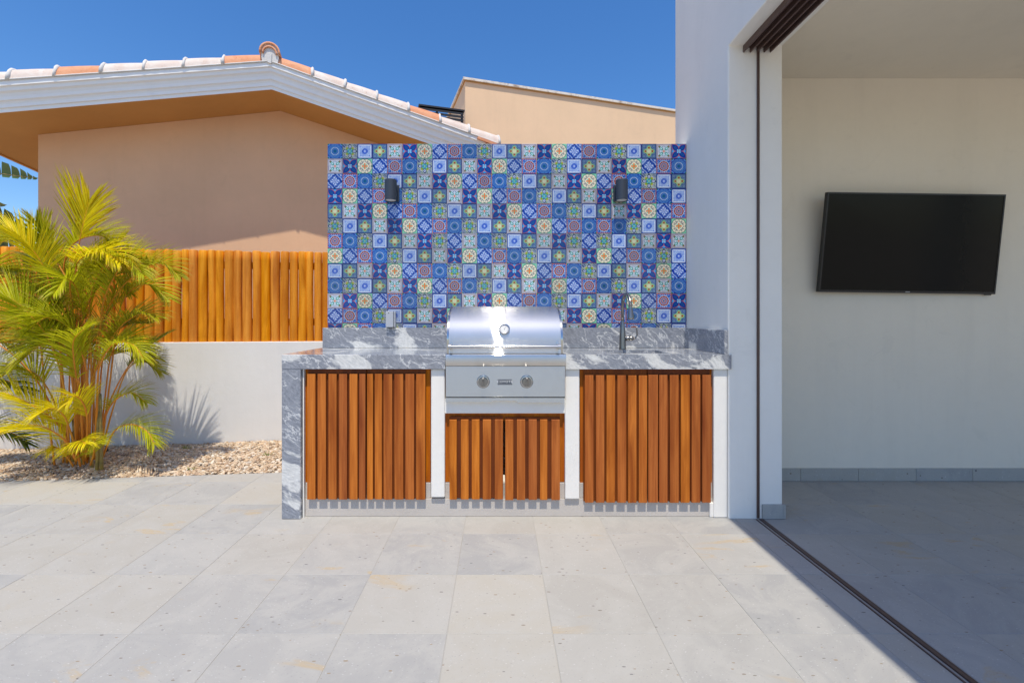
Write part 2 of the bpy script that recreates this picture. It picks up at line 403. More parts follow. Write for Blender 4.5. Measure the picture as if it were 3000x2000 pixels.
# ------------------------------------------------------------------ garden wall and pole fence
gw = MB(); TH = .15
a, b = -9.0, 1.2; nn = math.atan(.1295)
dx, dy = -math.sin(nn)*TH, math.cos(nn)*TH
gw.prism([(a, WALLY(a)), (b, WALLY(b)), (b+dx, WALLY(b)+dy), (a+dx, WALLY(a)+dy)], 'z', -.08, .965)
o = gw.build('garden_wall', M['garden']); tag(o, 'low white rendered garden wall behind the gravel, under the row of wooden poles', 'wall')
bv = o.modifiers.new('bevel', 'BEVEL'); bv.width = .006; bv.segments = 2
fence = empty('pole_fence', (-3, WALLY(-3)+.06, .965)); tag(fence, 'fence of upright varnished orange wooden poles on top of the white garden wall', 'fence')
variants = []
for k in range(8):
    mb = MB(); pts = []; rad = []; r0 = random.uniform(.033, .045); bx, by = random.uniform(-.008, .008), random.uniform(-.006, .006)
    tp = random.uniform(-.06, .06); H = .882+random.uniform(-.006, .008)
    for i in range(12):
        q = i/11; pts.append((bx*math.sin(q*3.1)+random.uniform(-.0008, .0008), by*math.sin(q*3.1), q*(H-.006)))
        rad.append(r0*(1+tp*(q-.5)+random.uniform(-.012, .012)+(.045*math.exp(-((q-random.uniform(.2, .9))/.02)**2))))
    pts.append((pts[-1][0], pts[-1][1], H)); rad.append(rad[-1]*.86)
    mb.tube(pts, rad, 14)
    me = mb.mesh('pole', M['pole'], True); me.set_sharp_from_angle(angle=R(50)); variants.append((me, r0))
x = -6.0; i = 0
while x < -.55:
    me, r0 = variants[(i*5+random.randrange(3)) % 8]
    x += r0
    o = bpy.data.objects.new('pole', me); COL.objects.link(o); o.parent = fence
    o.location = Vector((x, WALLY(x)+.055+random.uniform(-.004, .004), .965+random.uniform(-.001, .001)))-fence.location
    o.rotation_euler = (random.uniform(-.004, .004), random.uniform(-.008, .008), random.uniform(0, 6.28))
    x += r0+random.uniform(-.001, .0035); i += 1
for z in (1.12, 1.68):
    r_ = MB(); r_.add([(-6, WALLY(-6)+.098, z), (-.5, WALLY(-.5)+.098, z), (-.5, WALLY(-.5)+.098, z+.07), (-6, WALLY(-6)+.098, z+.07),
                       (-6, WALLY(-6)+.13, z), (-.5, WALLY(-.5)+.13, z), (-.5, WALLY(-.5)+.13, z+.07), (-6, WALLY(-6)+.13, z+.07)],
                      [(0, 1, 2, 3), (4, 5, 6, 7), (0, 1, 5, 4), (3, 2, 6, 7), (0, 3, 7, 4), (1, 2, 6, 5)])
    r_.build('rail', M['frame'], fence)

# ------------------------------------------------------------------ gabled house
TH1 = .29027; D1 = 5.0; Uc, Us = math.cos(TH1), math.sin(TH1); K = .237
A1 = (-.49483*D1, D1); H0 = CH+.4974*D1; OV = .109*D1
def HP(s, b, z, A=A1): return (A[0]+Uc*s-Us*b, A[1]+Us*s+Uc*b, z)
def s_of(px):
    u = (px-CX)/F; return (u*A1[1]-A1[0])/(Uc-u*Us)
SL, SR = -2.91, 2.50; WL, WR = -2.345, 2.15
house = empty('gabled_house', HP(0, OV, 0)); tag(house, 'tan rendered house with gabled roof edged by white moulding and barrel roof tiles', 'house')
wl = MB()
def hprism(mb, poly, b0, b1):      # poly in (s, z)
    k = len(poly); vs = [HP(s, b0, z) for s, z in poly]+[HP(s, b1, z) for s, z in poly]
    mb.add(vs, [list(range(k))[::-1], list(range(k, 2*k))]+[[i, (i+1) % k, k+(i+1) % k, k+i] for i in range(k)])
hprism(wl, [(WL, -.05), (WR, -.05), (WR, H0-K*WR+.004), (0, H0+.004), (WL, H0+K*WL+.004)], OV, 7.5)
wl.build('wall', M['house'], house)
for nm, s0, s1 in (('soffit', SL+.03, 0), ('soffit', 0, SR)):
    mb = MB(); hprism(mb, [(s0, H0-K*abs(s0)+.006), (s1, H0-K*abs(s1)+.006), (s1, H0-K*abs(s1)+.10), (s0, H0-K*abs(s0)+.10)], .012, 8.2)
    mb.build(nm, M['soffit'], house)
# moulded fascia: profile (outward, height), mitred at the apex
prof = [(0, 0), (.006, .0), (.008, .030), (.022, .036), (.024, .066), (.032, .084), (.046, .096), (.050, .126), (.052, .130), (.060, .150), (.078, .166), (.082, .196), (.088, .200), (.10, .204), (.10, .252), (-.25, .252), (-.25, .11), (0, .11)]
for s0, s1 in ((SL, 0), (0, SR)):
    mb = MB(); k = len(prof)
    vs = [HP(s, -p, H0-K*abs(s)+h) for s in (s0, s1) for p, h in prof]
    mb.add(vs, [list(range(k)), list(range(k, 2*k))]+[[i, (i+1) % k, k+(i+1) % k, k+i] for i in range(k)])
    mb.build('fascia', M['mould'], house)
# eave board along the left side
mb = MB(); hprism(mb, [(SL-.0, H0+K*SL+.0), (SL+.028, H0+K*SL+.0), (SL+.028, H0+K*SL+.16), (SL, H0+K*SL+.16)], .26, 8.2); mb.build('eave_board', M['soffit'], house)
# roof deck and field of tiles
for s0, s1 in ((SL-.02, 0), (0, SR+.04)):
    mb = MB(); hprism(mb, [(s0, H0-K*abs(s0)+.11), (s1, H0-K*abs(s1)+.11), (s1, H0-K*abs(s1)+.27), (s0, H0-K*abs(s0)+.27)], .262, 8.2)
    mb.build('roof', M['mortar'], house)
def tilemat(name, c1, c2, c3, w):
    m, t = nmat(name); n = N(t); v = n.coord('Object', scale=(1, 1, 1))
    a = n.noise(v, 7, 6, .7, .6); b2 = n.noise(v, 30, 5, .7)
    c = n.mix(n.ramp(a, [(.35, 0), (.65, 1)]), c1, c2)
    c = n.mix(n.ramp(b2, [(w, 0), (w+.12, 1)]), c, c3)
    n.out(n.pr(c, .8, 0, n.bump(b2, .4, .006))); return m
M['terra'] = tilemat('terracotta', (.62, .24, .11), (.72, .36, .20), (.42, .14, .06), .62)
M['washed'] = tilemat('whitewashed_tile', (.72, .64, .57), (.64, .50, .42), (.48, .26, .17), .62)
def barrel(mb, s0, s1, b, zoff, r0, r1, sgn=None, n=10, thick=.014, arc=180):
    # half-barrel along the slope, narrower upslope
    vs = []; fs = []
    L = 5
    for i in range(L+1):
        q = i/L; s = s0+(s1-s0)*q; r = r0+(r1-r0)*q
        for ro in (r, r-thick):
            for k in range(n+1):
                a_ = math.pi*k/n
                vs.append(HP(s, b-math.cos(a_)*ro, H0-K*abs(s)+zoff+math.sin(a_)*ro*1.3+.004*math.sin(q*math.pi)))
    w_ = 2*(n+1)
    for i in range(L):
        for o_ in (0, n+1):
            for k in range(n): fs.append([i*w_+o_+k, i*w_+o_+k+1, (i+1)*w_+o_+k+1, (i+1)*w_+o_+k])
    for i in (0, L):
        for k in range(n): fs.append([i*w_+k, i*w_+k+1, i*w_+n+1+k+1, i*w_+n+1+k])
    for i in range(L):
        for k in (0, n): fs.append([i*w_+k, (i+1)*w_+k, (i+1)*w_+n+1+k, i*w_+n+1+k])
    mb.add(vs, fs)
RJ = [803, 918, 1013, 1105, 1196, 1287, 1371, 1457]; RT = 'TWWWTWW'
LJ = [795, 660, 548, 433, 312, 178, 45, -100, -260]; LT = 'TWWWTWWT'
for J, T in ((RJ, RT), (LJ, LT)):
    for i in range(len(J)-1):
        s0, s1 = s_of(J[i]), s_of(J[i+1]); sg = 1 if s1 > s0 else -1
        s0 -= sg*.0 if i == 0 else sg*.03
        s0 = s0 if i else sg*.012
        mb = MB(); barrel(mb, s0, s1, -.012, .254, .084, .099)
        o = mb.build('roof_tile', M['terra' if T[i] == 'T' else 'washed'], house, True); o.data.set_sharp_from_angle(angle=R(60))
        # mortar bead at the downslope end, and along the bottom
        bead = MB(); pts = [HP(s1-sg*.004+random.uniform(-.004, .004), -.012-math.cos(a_)*.100, H0-K*abs(s1)+.254+math.sin(a_)*.131) for a_ in np.linspace(0, math.pi, 9)]
        bead.tube(pts, [.014+random.uniform(-.003, .005) for _ in pts], 7)
        bead.tube([HP(s0+(s1-s0)*q, -.108+random.uniform(-.002, .002), H0-K*abs(s0+(s1-s0)*q)+.254) for q in np.linspace(.02, .98, 9)], .008, 6)
        bead.build('mortar', M['mortar'], house, True)
mb = MB()
for s0, s1 in ((-.05, SL), (.05, SR+.06)):
    sg = 1 if s1 > s0 else -1; L_ = abs(s1-s0); cnt = 7
    for c in range(18):
        for i in range(cnt):
            a_ = s0+sg*L_*i/cnt; b_ = s0+sg*L_*(i+1)/cnt+sg*.03
            barrel(mb, a_, b_, .15+c*.2, .262, .07, .085, n=5)
tag(mb.build('roof_tile', M['terra'], house, True), kind='stuff')
# ridge cap tiles seen end on
for r_, zc, th, mt, nm in ((.104, .34, .020, 'terra', 'ridge_tile'), (.086, .338, .022, 'mortar', 'mortar'), (.074, .330, .016, 'terra', 'ridge_tile')):
    mb = MB(); vs = []; fs = []; n_ = 12
    for i, b in enumerate((-.13 if nm == 'ridge_tile' else -.115, .25)):
        for ro in (r_, r_-th):
            for k in range(n_+1):
                a_ = math.pi*(k/n_*1.08-.04); vs.append(HP(-math.cos(a_)*ro+.0, b, H0+zc+math.sin(a_)*ro*1.05))
    w_ = 2*(n_+1)
    for o_ in (0, n_+1):
        for k in range(n_): fs.append([o_+k, o_+k+1, w_+o_+k+1, w_+o_+k])
    for i in (0, 1):
        for k in range(n_): fs.append([i*w_+k, i*w_+k+1, i*w_+n_+1+k+1, i*w_+n_+1+k])
    for k in (0, n_): fs.append([k, w_+k, w_+n_+1+k, n_+1+k])
    mb.add(vs, fs); mb.build(nm, M[mt], house, True)
mb = MB(); hprism(mb, [(-.075, H0+.24), (.075, H0+.24), (.085, H0+.30), (.055, H0+.375), (0, H0+.395), (-.055, H0+.375), (-.085, H0+.30)], -.113, .2); mb.build('mortar', M['mortar'], house)
mb = MB(); hprism(mb, [(-.018, H0+.23), (.014, H0+.225), (.02, H0+.33), (-.03, H0+.335)], -.122, -.02); mb.build('mortar', M['mortar'], house)
# broken terracotta pieces under the right-hand end of the verge
for i, (a_, b_, zz) in enumerate(((SR-.22, SR+.03, .245), (SR-.12, SR-.01, .205))):
    mb = MB(); hprism(mb, [(a_, H0-K*a_+zz-.03), (b_, H0-K*b_+zz-.035), (b_, H0-K*b_+zz), (a_+.01, H0-K*a_+zz)], -.125+.01*i, .1); mb.build('roof_tile', M['terra'], house)

# ------------------------------------------------------------------ flat-roofed house farther back and its neighbours
C2 = P(1363, 238, 8.6)
def H2(s, b, z): return (C2.x+Uc*s-Us*b, C2.y+Us*s+Uc*b, z)
def h2prism(mb, s0, s1, b0, b1, z0, z1):
    vs = [H2(s, b, z) for z in (z0, z1) for s, b in ((s0, b0), (s1, b0), (s1, b1), (s0, b1))]
    mb.add(vs, [(0, 1, 2, 3), (4, 5, 6, 7), (0, 1, 5, 4), (1, 2, 6, 5), (2, 3, 7, 6), (3, 0, 4, 7)])
flat = empty('flat_roofed_house', H2(0, 0, 0)); tag(flat, 'tall peach rendered house with a flat stone-capped parapet behind the tiled wall', 'house')
mb = MB(); h2prism(mb, 0, 9, 0, 6, -.06, C2.z); mb.build('wall', M['house2'], flat)
m, t = nmat('weathered_coping'); n = N(t); v = n.coord('Object')
n.out(n.pr(n.mix(n.ramp(n.noise(v, 5, 6, .7, .5), [(.5, 0), (.7, 1)]), (.74, .68, .60), (.33, .22, .14)), .85, 0, n.bump(n.noise(v, 30, 4), .5, .01)))
mb = MB(); h2prism(mb, -.045, 9, -.045, .25, C2.z+.012, C2.z+.055); mb.build('coping', m, flat)
mb = MB(); h2prism(mb, -.045, .25, .252, 6, C2.z+.012, C2.z+.055); mb.build('coping', m, flat)
M['rust'] = plain('rust_stained_joint', (.50, .27, .09), .8)
mb = MB(); h2prism(mb, -.018, 9, -.018, .2, C2.z-.006, C2.z+.0115); h2prism(mb, -.018, .2, .202, 6, C2.z-.006, C2.z+.0115); mb.build('joint', M['rust'], flat)
# black louvred screen on a roof between the two houses
scr = empty('louvre_screen', H2(-1.2, .6, 0)); tag(scr, 'black slatted louvre screen showing between the tiled roof and the peach house', 'screen')
c0 = P(1230, 312, 8.2)
def H3(s, b, z): return (c0.x+Uc*s-Us*b, c0.y+Us*s+Uc*b, z)
def h3(mb, s0, s1, b0, b1, z0, z1):
    vs = [H3(s, b, z) for z in (z0, z1) for s, b in ((s0, b0), (s1, b0), (s1, b1), (s0, b1))]
    mb.add(vs, [(0, 1, 2, 3), (4, 5, 6, 7), (0, 1, 5, 4), (1, 2, 6, 5), (2, 3, 7, 6), (3, 0, 4, 7)])
for i in range(9):
    mb = MB(); z = c0.z-.015-i*.062
    vs = [H3(s, b, z+dz) for s in (.0, .8) for b, dz in ((0, 0), (.05, .028), (.05, -.012), (0, -.040))]
    mb.add(vs, [(0, 1, 2, 3), (4, 5, 6, 7), (0, 1, 5, 4), (1, 2, 6, 5), (2, 3, 7, 6), (3, 0, 4, 7)]); mb.build('slat', M['blackslat'], scr)
for s in (.0, .30, .765):
    mb = MB(); h3(mb, s, s+.035, .052, .085, -.05, c0.z+.01); mb.build('post', M['blackslat'], scr)
mb = MB(); h3(mb, -.02, .82, -.01, .09, c0.z+.012, c0.z+.04); mb.build('rail', M['blackslat'], scr)

# ------------------------------------------------------------------ villa: wall with opening, header, room
VX0, VX1 = 1.375, 1.699; JY = 2.737; HZ = 2.823; CZ = 2.957; BW = 3.367
villa = empty('villa', (VX0, JY, 0)); tag(villa, 'white rendered villa with a wide sliding-door opening into the shaded television room', 'building')
mb = MB(); mb.prism([(JY, -.05), (3.56, -.05), (3.56, 4.6), (-.25, 4.6), (-.25, HZ), (JY, HZ)], 'x', VX0, VX1)
o = mb.build('side_wall', M['villa'], villa); bv = o.modifiers.new('bevel', 'BEVEL'); bv.width = .007; bv.segments = 2; bv.limit_method = 'ANGLE'
mb = MB(); mb.box(VX1+.001, 7.2, BW, BW+.19, -.05, 4.6); mb.build('rear_wall', M['room'], villa)
mb = MB(); mb.box(VX1+.001, 7.0, -.25, BW-.001, CZ, CZ+.2); mb.build('ceiling', M['room'], villa)  # rear edge, out of view, drawn in so more sunlight bounces inside
mb = MB(); mb.box(6.7, 7.0, -.24, .06, -.05, CZ-.001); mb.box(VX0, VX1, -.249, .05, -.05, HZ-.001); mb.build('column', M['villa'], villa)  # unseen, added in place of an end wall left out for light
mb = MB(); mb.box(VX1+.001, 7.0, -.25, BW-.001, CZ+.201, CZ+.45); mb.build('roof', M['villa'], villa)
# skirting tiles
xj = [VX1+.002, 2.217, 2.64, 3.063, 3.478, 3.90, 4.32, 4.74, 5.16, 5.58, 6.0, 6.42, 6.99]
for a_, b_ in zip(xj[:-1], xj[1:]):
    mb = MB(); mb.box(a_+.001, b_-.001, BW-.012, BW-.0005, .0015, .094, .0015); mb.build('skirting_tile', M['pave'], villa)
for box_ in ((1.575, 1.700, JY-.011, JY-.0005, .0015, .086), (1.7015, 1.7125, JY-.011, JY+.25, .0015, .086), (1.7015, 1.7125, JY+.252, BW-.013, .0015, .086)):
    mb = MB(); mb.box(*box_, .0012); mb.build('skirting_tile', M['pave'], villa)
# sliding door hardware
mb = MB(); mb.box(1.5435, 1.5600, JY-.006, JY-.0005, .004, HZ-.03, .001); mb.box(1.5445, 1.5485, JY-.012, JY-.007, .004, HZ-.03); mb.build('door_channel', M['dark_metal'], villa)
tr = MB()
fins = [1.464, 1.505, 1.545, 1.587, 1.624]
mb = MB(); mb.box(1.462, 1.628, .06, JY-.002, HZ-.012, HZ-.0005); mb.build('head_track', M['dark_metal'], villa)
for i, x in enumerate(fins):
    mb = MB(); d_ = .040
    mb.prism([(x-.004, HZ-.0125), (x-.004, HZ-d_), (x+.001, HZ-d_-.004), (x+.005, HZ-d_+.003), (x+.009, HZ-.0125)], 'y', .06, JY-.004)
    mb.build('track_fin', M['dark_metal'], villa)
for x0, x1, z in ((1.532, 1.538, .003), (1.552, 1.567, .006), (1.570, 1.576, .004)):
    mb = MB(); mb.box(x0, x1, -3.8, JY-.013, -.04, z, .0008); mb.build('threshold_track', M['dark_metal'], villa)
mb = MB(); mb.box(1.531, 1.583, -3.8, JY-.001, -.045, -.001); mb.build('threshold_bed', M['grout'], villa)

# ------------------------------------------------------------------ television
tv = empty('television', (2.95, BW-.02, 1.72)); tag(tv, 'large black flat television tilted down on the wall of the shaded room', 'television')
q = [P(2425, 563, 3.215), P(2947, 570, 3.25), P(2915, 862, 3.33), P(2398, 855, 3.30)]     # TL TR BR BL
nrm = (q[1]-q[0]).cross(q[3]-q[0]).normalized()
if nrm.y < 0: nrm = -nrm
def panel(mb, corners, d0, d1):
    vs = [c+nrm*d0 for c in corners]+[c+nrm*d1 for c in corners]
    mb.add(vs, [(0, 1, 2, 3), (4, 5, 6, 7), (0, 1, 5, 4), (1, 2, 6, 5), (2, 3, 7, 6), (3, 0, 4, 7)])
def bil(u, v_): return (q[0]*(1-u)+q[1]*u)*(1-v_)+(q[3]*(1-u)+q[2]*u)*v_
mb = MB(); panel(mb, [bil(.0, .0), bil(1, 0), bil(1, 1), bil(0, 1)], .003, .026); mb.build('casing', M['black'], tv)
e1, e2 = .008, .014
M['screen'] = plain('dark_glass_screen', (.006, .0065, .0065), .16, 0, **{'Specular IOR Level': .14})
mb = MB(); panel(mb, [bil(e1, e2), bil(1-e1, e2), bil(1-e1, 1-e2*1.6), bil(e1, 1-e2*1.6)], .0005, .0025); mb.build('screen', M['screen'], tv)
M['bezel'] = plain('bezel', (.03, .03, .032), .3, .5)
for cs in ([bil(0, 0), bil(1, 0), bil(1, e2), bil(0, e2)], [bil(0, 1-e2*1.6), bil(1, 1-e2*1.6), bil(1, 1), bil(0, 1)], [bil(0, e2), bil(e1, e2), bil(e1, 1-e2*1.6), bil(0, 1-e2*1.6)], [bil(1-e1, e2), bil(1, e2), bil(1, 1-e2*1.6), bil(1-e1, 1-e2*1.6)]):
    mb = MB(); panel(mb, cs, -.002, .0028); mb.build('bezel', M['bezel'], tv)
M['badgewhite'] = plain('pale_print', (.6, .6, .6), .4)
mb = MB(); panel(mb, [bil(.488, .984), bil(.512, .984), bil(.512, .991), bil(.488, .991)], -.0035, -.0022); mb.build('maker_mark', M['badgewhite'], tv)
mb = MB(); panel(mb, [bil(.95, 1.0), bil(.985, 1.0), bil(.98, 1.012), bil(.955, 1.012)], .004, .02); mb.build('sensor', M['black'], tv)
c_ = bil(.5, .5); mb = MB(); mb.box(c_.x-.2, c_.x+.2, BW-.012, BW-.001, c_.z-.12, c_.z+.12, .002); mb.tube([c_+nrm*.026, (c_.x, BW-.01, c_.z)], .03, 10); mb.build('wall_bracket', M['black'], tv)

# ------------------------------------------------------------------ patterned tile wall
NG = 44
def pattern(kind):
    g_ = np.linspace(-.5, .5, NG+1); X, Y = np.meshgrid(g_, g_); r = np.hypot(X, Y); th = np.arctan2(Y, X); ax, ay = abs(X), abs(Y); mx = np.maximum(ax, ay); mn = np.minimum(ax, ay)
    C = np.zeros((NG+1, NG+1, 3))
    navy = (.008, .030, .17); cob = (.018, .095, .40); mid = (.04, .20, .52); lt = (.22, .40, .70); wh = (.64, .70, .76); teal = (.015, .20, .33); grn = (.03, .25, .13); mint = (.26, .58, .42); org = (.74, .27, .06); yg = (.52, .60, .16); cream = (.78, .75, .60); red = (.42, .045, .03); pink = (.62, .55, .62); turq = (.12, .55, .62)
    def f(mask, c): C[mask] = c
    def dst(x, y): return np.hypot(ax-x, ay-y)
    dd = np.hypot(ax-.25, ay-.25)
    if kind == 'A':
        f(r > -1, cob); f(r < .47, (.03, .15, .40)); f((r < .36), (.025, .19, .36)); 
        f((r < .42) & (r > .27) & (np.sin(th*22+r*50) > .25), lt); f((r > .27) & (r < .41) & (np.sin(th*22+r*50) < -.4), cob)
        f(abs(r-.47) < .013, lt); f(abs(r-.255) < .014, wh); f((r < .22) & (np.cos(th*24) > .2), lt); f((r < .23) & (np.cos(th*24) <= .2), (.02, .12, .36)); f(abs(r-.225) < .008, cob); f(r < .10, teal); f(r < .05, (.01, .1, .25))
        f(dst(.5, .5) < .17, lt); f(dst(.5, .5) < .13, mid); f(dst(.5, .5) < .09, grn)
    elif kind == 'B':
        f(r > -1, (.42, .50, .33)); f(np.sin(X*78)*np.sin(Y*78) > .15, wh); f((mx > .34) & (np.sin((X+Y)*60) > .45), (.06, .10, .16)); f((mn > .24) & (np.sin((ax-ay)*60) > .3), (.12, .14, .4))
        pet = (np.hypot((mx-.32)/1.0, mn/.75) < .155) | ((mn < (.47-mx)*.9) & (mx > .32)); f(pet, navy); f(np.hypot(mx-.31, mn/.8) < .095, wh); f(np.hypot(mx-.30, mn) < .045, (.12, .15, .5))
        f(np.hypot(ax-.19, ay-.19) < .085, (.30, .48, .06)); f(np.hypot(ax-.23, ay-.23) < .035, org); f(r < .15, turq); f((r < .17) & (np.cos(th*8) < -.3), (.03, .25, .35)); f(r < .045, (.75, .65, .2)); f((abs(r-.2) < .012) & (mn > .04), grn)
    elif kind == 'C':
        f(r > -1, (.03, .10, .36)); ins = mx < .435; f(ins, (.50, .60, .76)); f((mx < .435) & (mx > .38), (.64, .70, .80))
        f((mx < .38) & (np.sin(X*70+3*np.sin(Y*40))*np.sin(Y*70+3*np.sin(X*40)) > .25), (.20, .30, .68)); f(ins & (abs(ax-ay) < .018) & (r > .42), (.10, .16, .5))
        f(abs(r-.29) < .012, (.25, .35, .7)); f(r < .195, (.05, .13, .50)); f((r < .175) & (np.cos(th*10) > .3) & (r > .06), (.30, .42, .78)); f(r < .06, (.55, .62, .85))
    elif kind == 'D':
        f(r > -1, (.025, .05, .25)); f((mx < .45) & (mx > .425), (.25, .4, .5)); bgp = (mx < .42); f(bgp, (.07, .15, .30)); f(bgp & (np.sin(X*62)*np.sin(Y*62) > .2), (.35, .45, .62))
        st = r < .33+.07*np.cos(4*th); f(st, (.20, .45, .26)); st = r < .29+.06*np.cos(4*th); f(st, (.50, .58, .38)); f(st & (np.sin(X*80)*np.sin(Y*80) > .45), (.2, .42, .12)); f(r < .13, (.64, .66, .48)); f((r < .13) & (np.cos(th*4+3.14) > .5) & (r > .05), (.75, .70, .55))
        for sx_, sy_ in ((.235, 0), (0, .235)): f(np.hypot(ax-sx_, ay-sy_) < .062, red); f(np.hypot(ax-sx_, ay-sy_) < .022, org)
    elif kind == 'E':
        f(r > -1, (.52, .52, .56)); f((abs(mx-.44) < .016) & (np.sin((X+Y)*95) > 0), (.25, .2, .33)); f((abs(mx-.385) < .010), (.50, .44, .5)); f(mx < .37, (.60, .68, .74))
        lf = np.hypot(((ax+ay)/1.414-.25)/.145, (ax-ay)/1.414/.095) < 1; f(lf, (.02, .26, .22)); lf = np.hypot(((ax+ay)/1.414-.26)/.10, (ax-ay)/1.414/.055) < 1; f(lf, (.50, .72, .74))
        f(np.hypot(ax-.31, ay-.31) < .062, (.16, .18, .06)); f(np.hypot(ax-.335, ay-.335) < .025, (.55, .25, .05)); f((np.hypot(mx-.30, mn-.07) < .03) | (np.hypot(mx-.35, mn) < .02), (.06, .08, .3)); f((r < .06), (.72, .22, .10)); f((mn < .012) & (mx < .12), (.72, .3, .12))
    elif kind == 'F':
        f(r > -1, (.03, .20, .55)); f((mn < .07) & (mx > .33), (.12, .42, .72)); f((mx > .47), (.02, .08, .3))
        u_ = (ax+ay)/1.4142; v_ = abs(ax-ay)/1.4142; w__ = .205*np.sin(np.pi*np.clip(u_/.655, 0, 1)**.95)**.8
        f((v_ < w__+.010) & (u_ < .675) & (r > .10), org); f((v_ < w__-.016) & (u_ < .64), (.004, .07, .36)); f((v_ < w__*.4) & (u_ > .2) & (u_ < .45) , (.008, .13, .36)); f((mn < .02) & (mx > .15) & (mx < .30), org)
        f((r < .13), (.01, .08, .40)); f(np.hypot(ax-.066, ay-.066) < .055, (.34, .64, .86)); f(r < .032, (.82, .5, .05))
    elif kind == 'G':
        f(r > -1, mint); f((mn > .33) & (np.sin(X*60)*np.sin(Y*60) > .3), (.40, .70, .55))
        lobe = np.zeros_like(r, bool); lin = np.zeros_like(r, bool); inn = np.zeros_like(r, bool)
        for cx_, cy_ in ((.34, .125), (.125, .34), (.27, .27), (.30, 0), (0, .30)):
            h = np.hypot(ax-cx_, ay-cy_); lobe |= h < .155; inn |= h < .125
        lobe |= r < .36; inn |= r < .33; f(lobe, (.02, .03, .12)); f(inn, cream)
        for cx_, cy_ in ((.34, .125), (.125, .34)):
            h = np.hypot(ax-cx_, ay-cy_); f((abs(h-.075) < .016) & ~((mx > .38)), (.03, .04, .15))
        f((abs(np.hypot(ax-.22, ay-.22)-.06) < .014), (.05, .08, .2)); f((r < .19) & (abs(ax-ay) < .05), (.30, .60, .45)); f((mn < .032) & (mx < .20), (.80, .22, .02)); f((abs(mx-.15) < .02) & (mn < .055), (.80, .22, .02)); f(r < .03, (.8, .5, .1))
    elif kind == 'H':
        f(r > -1, (.36, .50, .76)); dm = ax+ay; f(np.sin(X*42+2*np.sin(Y*38))*np.sin(Y*42+2*np.sin(X*38)) > -.05, (.03, .13, .45)); f(abs(dm-.44+.05*np.sin(th*12)) < .058, (.015, .07, .38))
        f(abs(dm-.60+.03*np.sin(th*8)) < .02, (.66, .70, .85)); f((dm < .34) & (np.cos(th*8+r*20) > .1), (.62, .68, .86)); f((dm < .20) & (np.cos(th*8) > .3), (.05, .12, .5)); f(r < .035, wh); f(np.hypot(ax-.40, ay-.40) < .05, (.66, .7, .85)); f(np.hypot(ax-.5, ay-.0) < .06, navy); f(np.hypot(ax, ay-.5) < .06, navy)
    elif kind == 'I':
        f(r > -1, (.04, .15, .44)); f((mx > .44) & (np.sin(th*28) > -.1), (.75, .25, .06)); f((mx > .36) & (mx < .44) & (np.sin((X-Y)*46) > .3), (.55, .62, .8)); f((mn > .30) & (mx < .45), (.10, .25, .60))
        sc_ = r < .385+.018*np.cos(12*th); f(sc_, (.50, .60, .76)); f(r < .335+.018*np.cos(12*th), (.34, .035, .03)); f((r > .25) & (r < .31) & (np.cos(th*16) > .6), (.7, .35, .15)); f(r < .245, (.44, .50, .62)); f(r < .205, (.14, .16, .42)); f((r < .175) & (np.cos(th*8) > .1), (.72, .33, .08)); f(r < .085, wh); f(r < .065, navy)
    return C
TW = .10915; TZ = CH+508/F*3.345; TY = 3.345
def tile_mesh(kind, fx=1.0, fz=1.0):
    C = pattern(kind); n_ = NG; mxc = int(round(n_*fx)); mzc = int(round(n_*fz)); gap = .0009
    x0, z0 = gap, -gap; s = (TW-2*gap)/n_; vs = []; cs = []; fs = []
    for j in range(mzc+1):
        for i in range(mxc+1):
            e = .0008 if (i in (0, mxc) or j in (0, mzc)) else 0
            vs.append((x0+i*s, e, z0-j*s)); cs.append(tuple(C[n_-j, i]))
    w_ = mxc+1
    for j in range(mzc):
        for i in range(mxc): fs.append((j*w_+i, (j+1)*w_+i, (j+1)*w_+i+1, j*w_+i+1))
    rim = [i for i in range(w_)]+[j*w_+mxc for j in range(1, mzc+1)]+[mzc*w_+i for i in range(mxc-1, -1, -1)]+[j*w_ for j in range(mzc-1, 0, -1)]
    b0 = len(vs)
    for k in rim: vs.append((vs[k][0], .008, vs[k][2])); cs.append((.16, .17, .22))
    for k in range(len(rim)): fs.append((rim[k], b0+k, b0+(k+1) % len(rim), rim[(k+1) % len(rim)]))
    me = bpy.data.meshes.new('wall_tile'); me.from_pydata(vs, [], fs)
    at = me.color_attributes.new('tint', 'FLOAT_COLOR', 'POINT'); at.data.foreach_set('color', np.array([list(c)+[1] for c in cs], dtype=np.float32).ravel())
    me.materials.append(M['glaze']); return me
m, t = nmat('glazed_ceramic'); n = N(t); a = n.n('Attribute', attribute_name='tint'); rd = n.rand(); v = n.coord('Object')
hs = n.n('HueSaturation', ins={'Hue': .5, 'Saturation': n.math('ADD', .98, n.math('MULTIPLY', rd, .10)), 'Value': n.math('ADD', .76, n.math('MULTIPLY', rd, .22)), 'Color': a.outputs['Color']})
cc_ = n.n('Gamma', ins={'Color': hs.outputs[0], 'Gamma': 1.35}).outputs[0]
n.out(n.pr(cc_, .16, 0, n.bump(n.noise(v, 60, 3), .12, .003), **{'Specular IOR Level': .5})); M['glaze'] = m
twall = empty('tiled_wall', (.06, TY, 0)); tag(twall, 'freestanding splash wall covered in blue and orange patterned ceramic tiles', 'wall')
TX0 = -1.2475; TX1 = 1.3745
mb = MB(); mb.box(TX0+.001, TX1, TY+.0045, TY+.13, -.05, TZ-.0012, .002); mb.build('core', M['white'], twall)
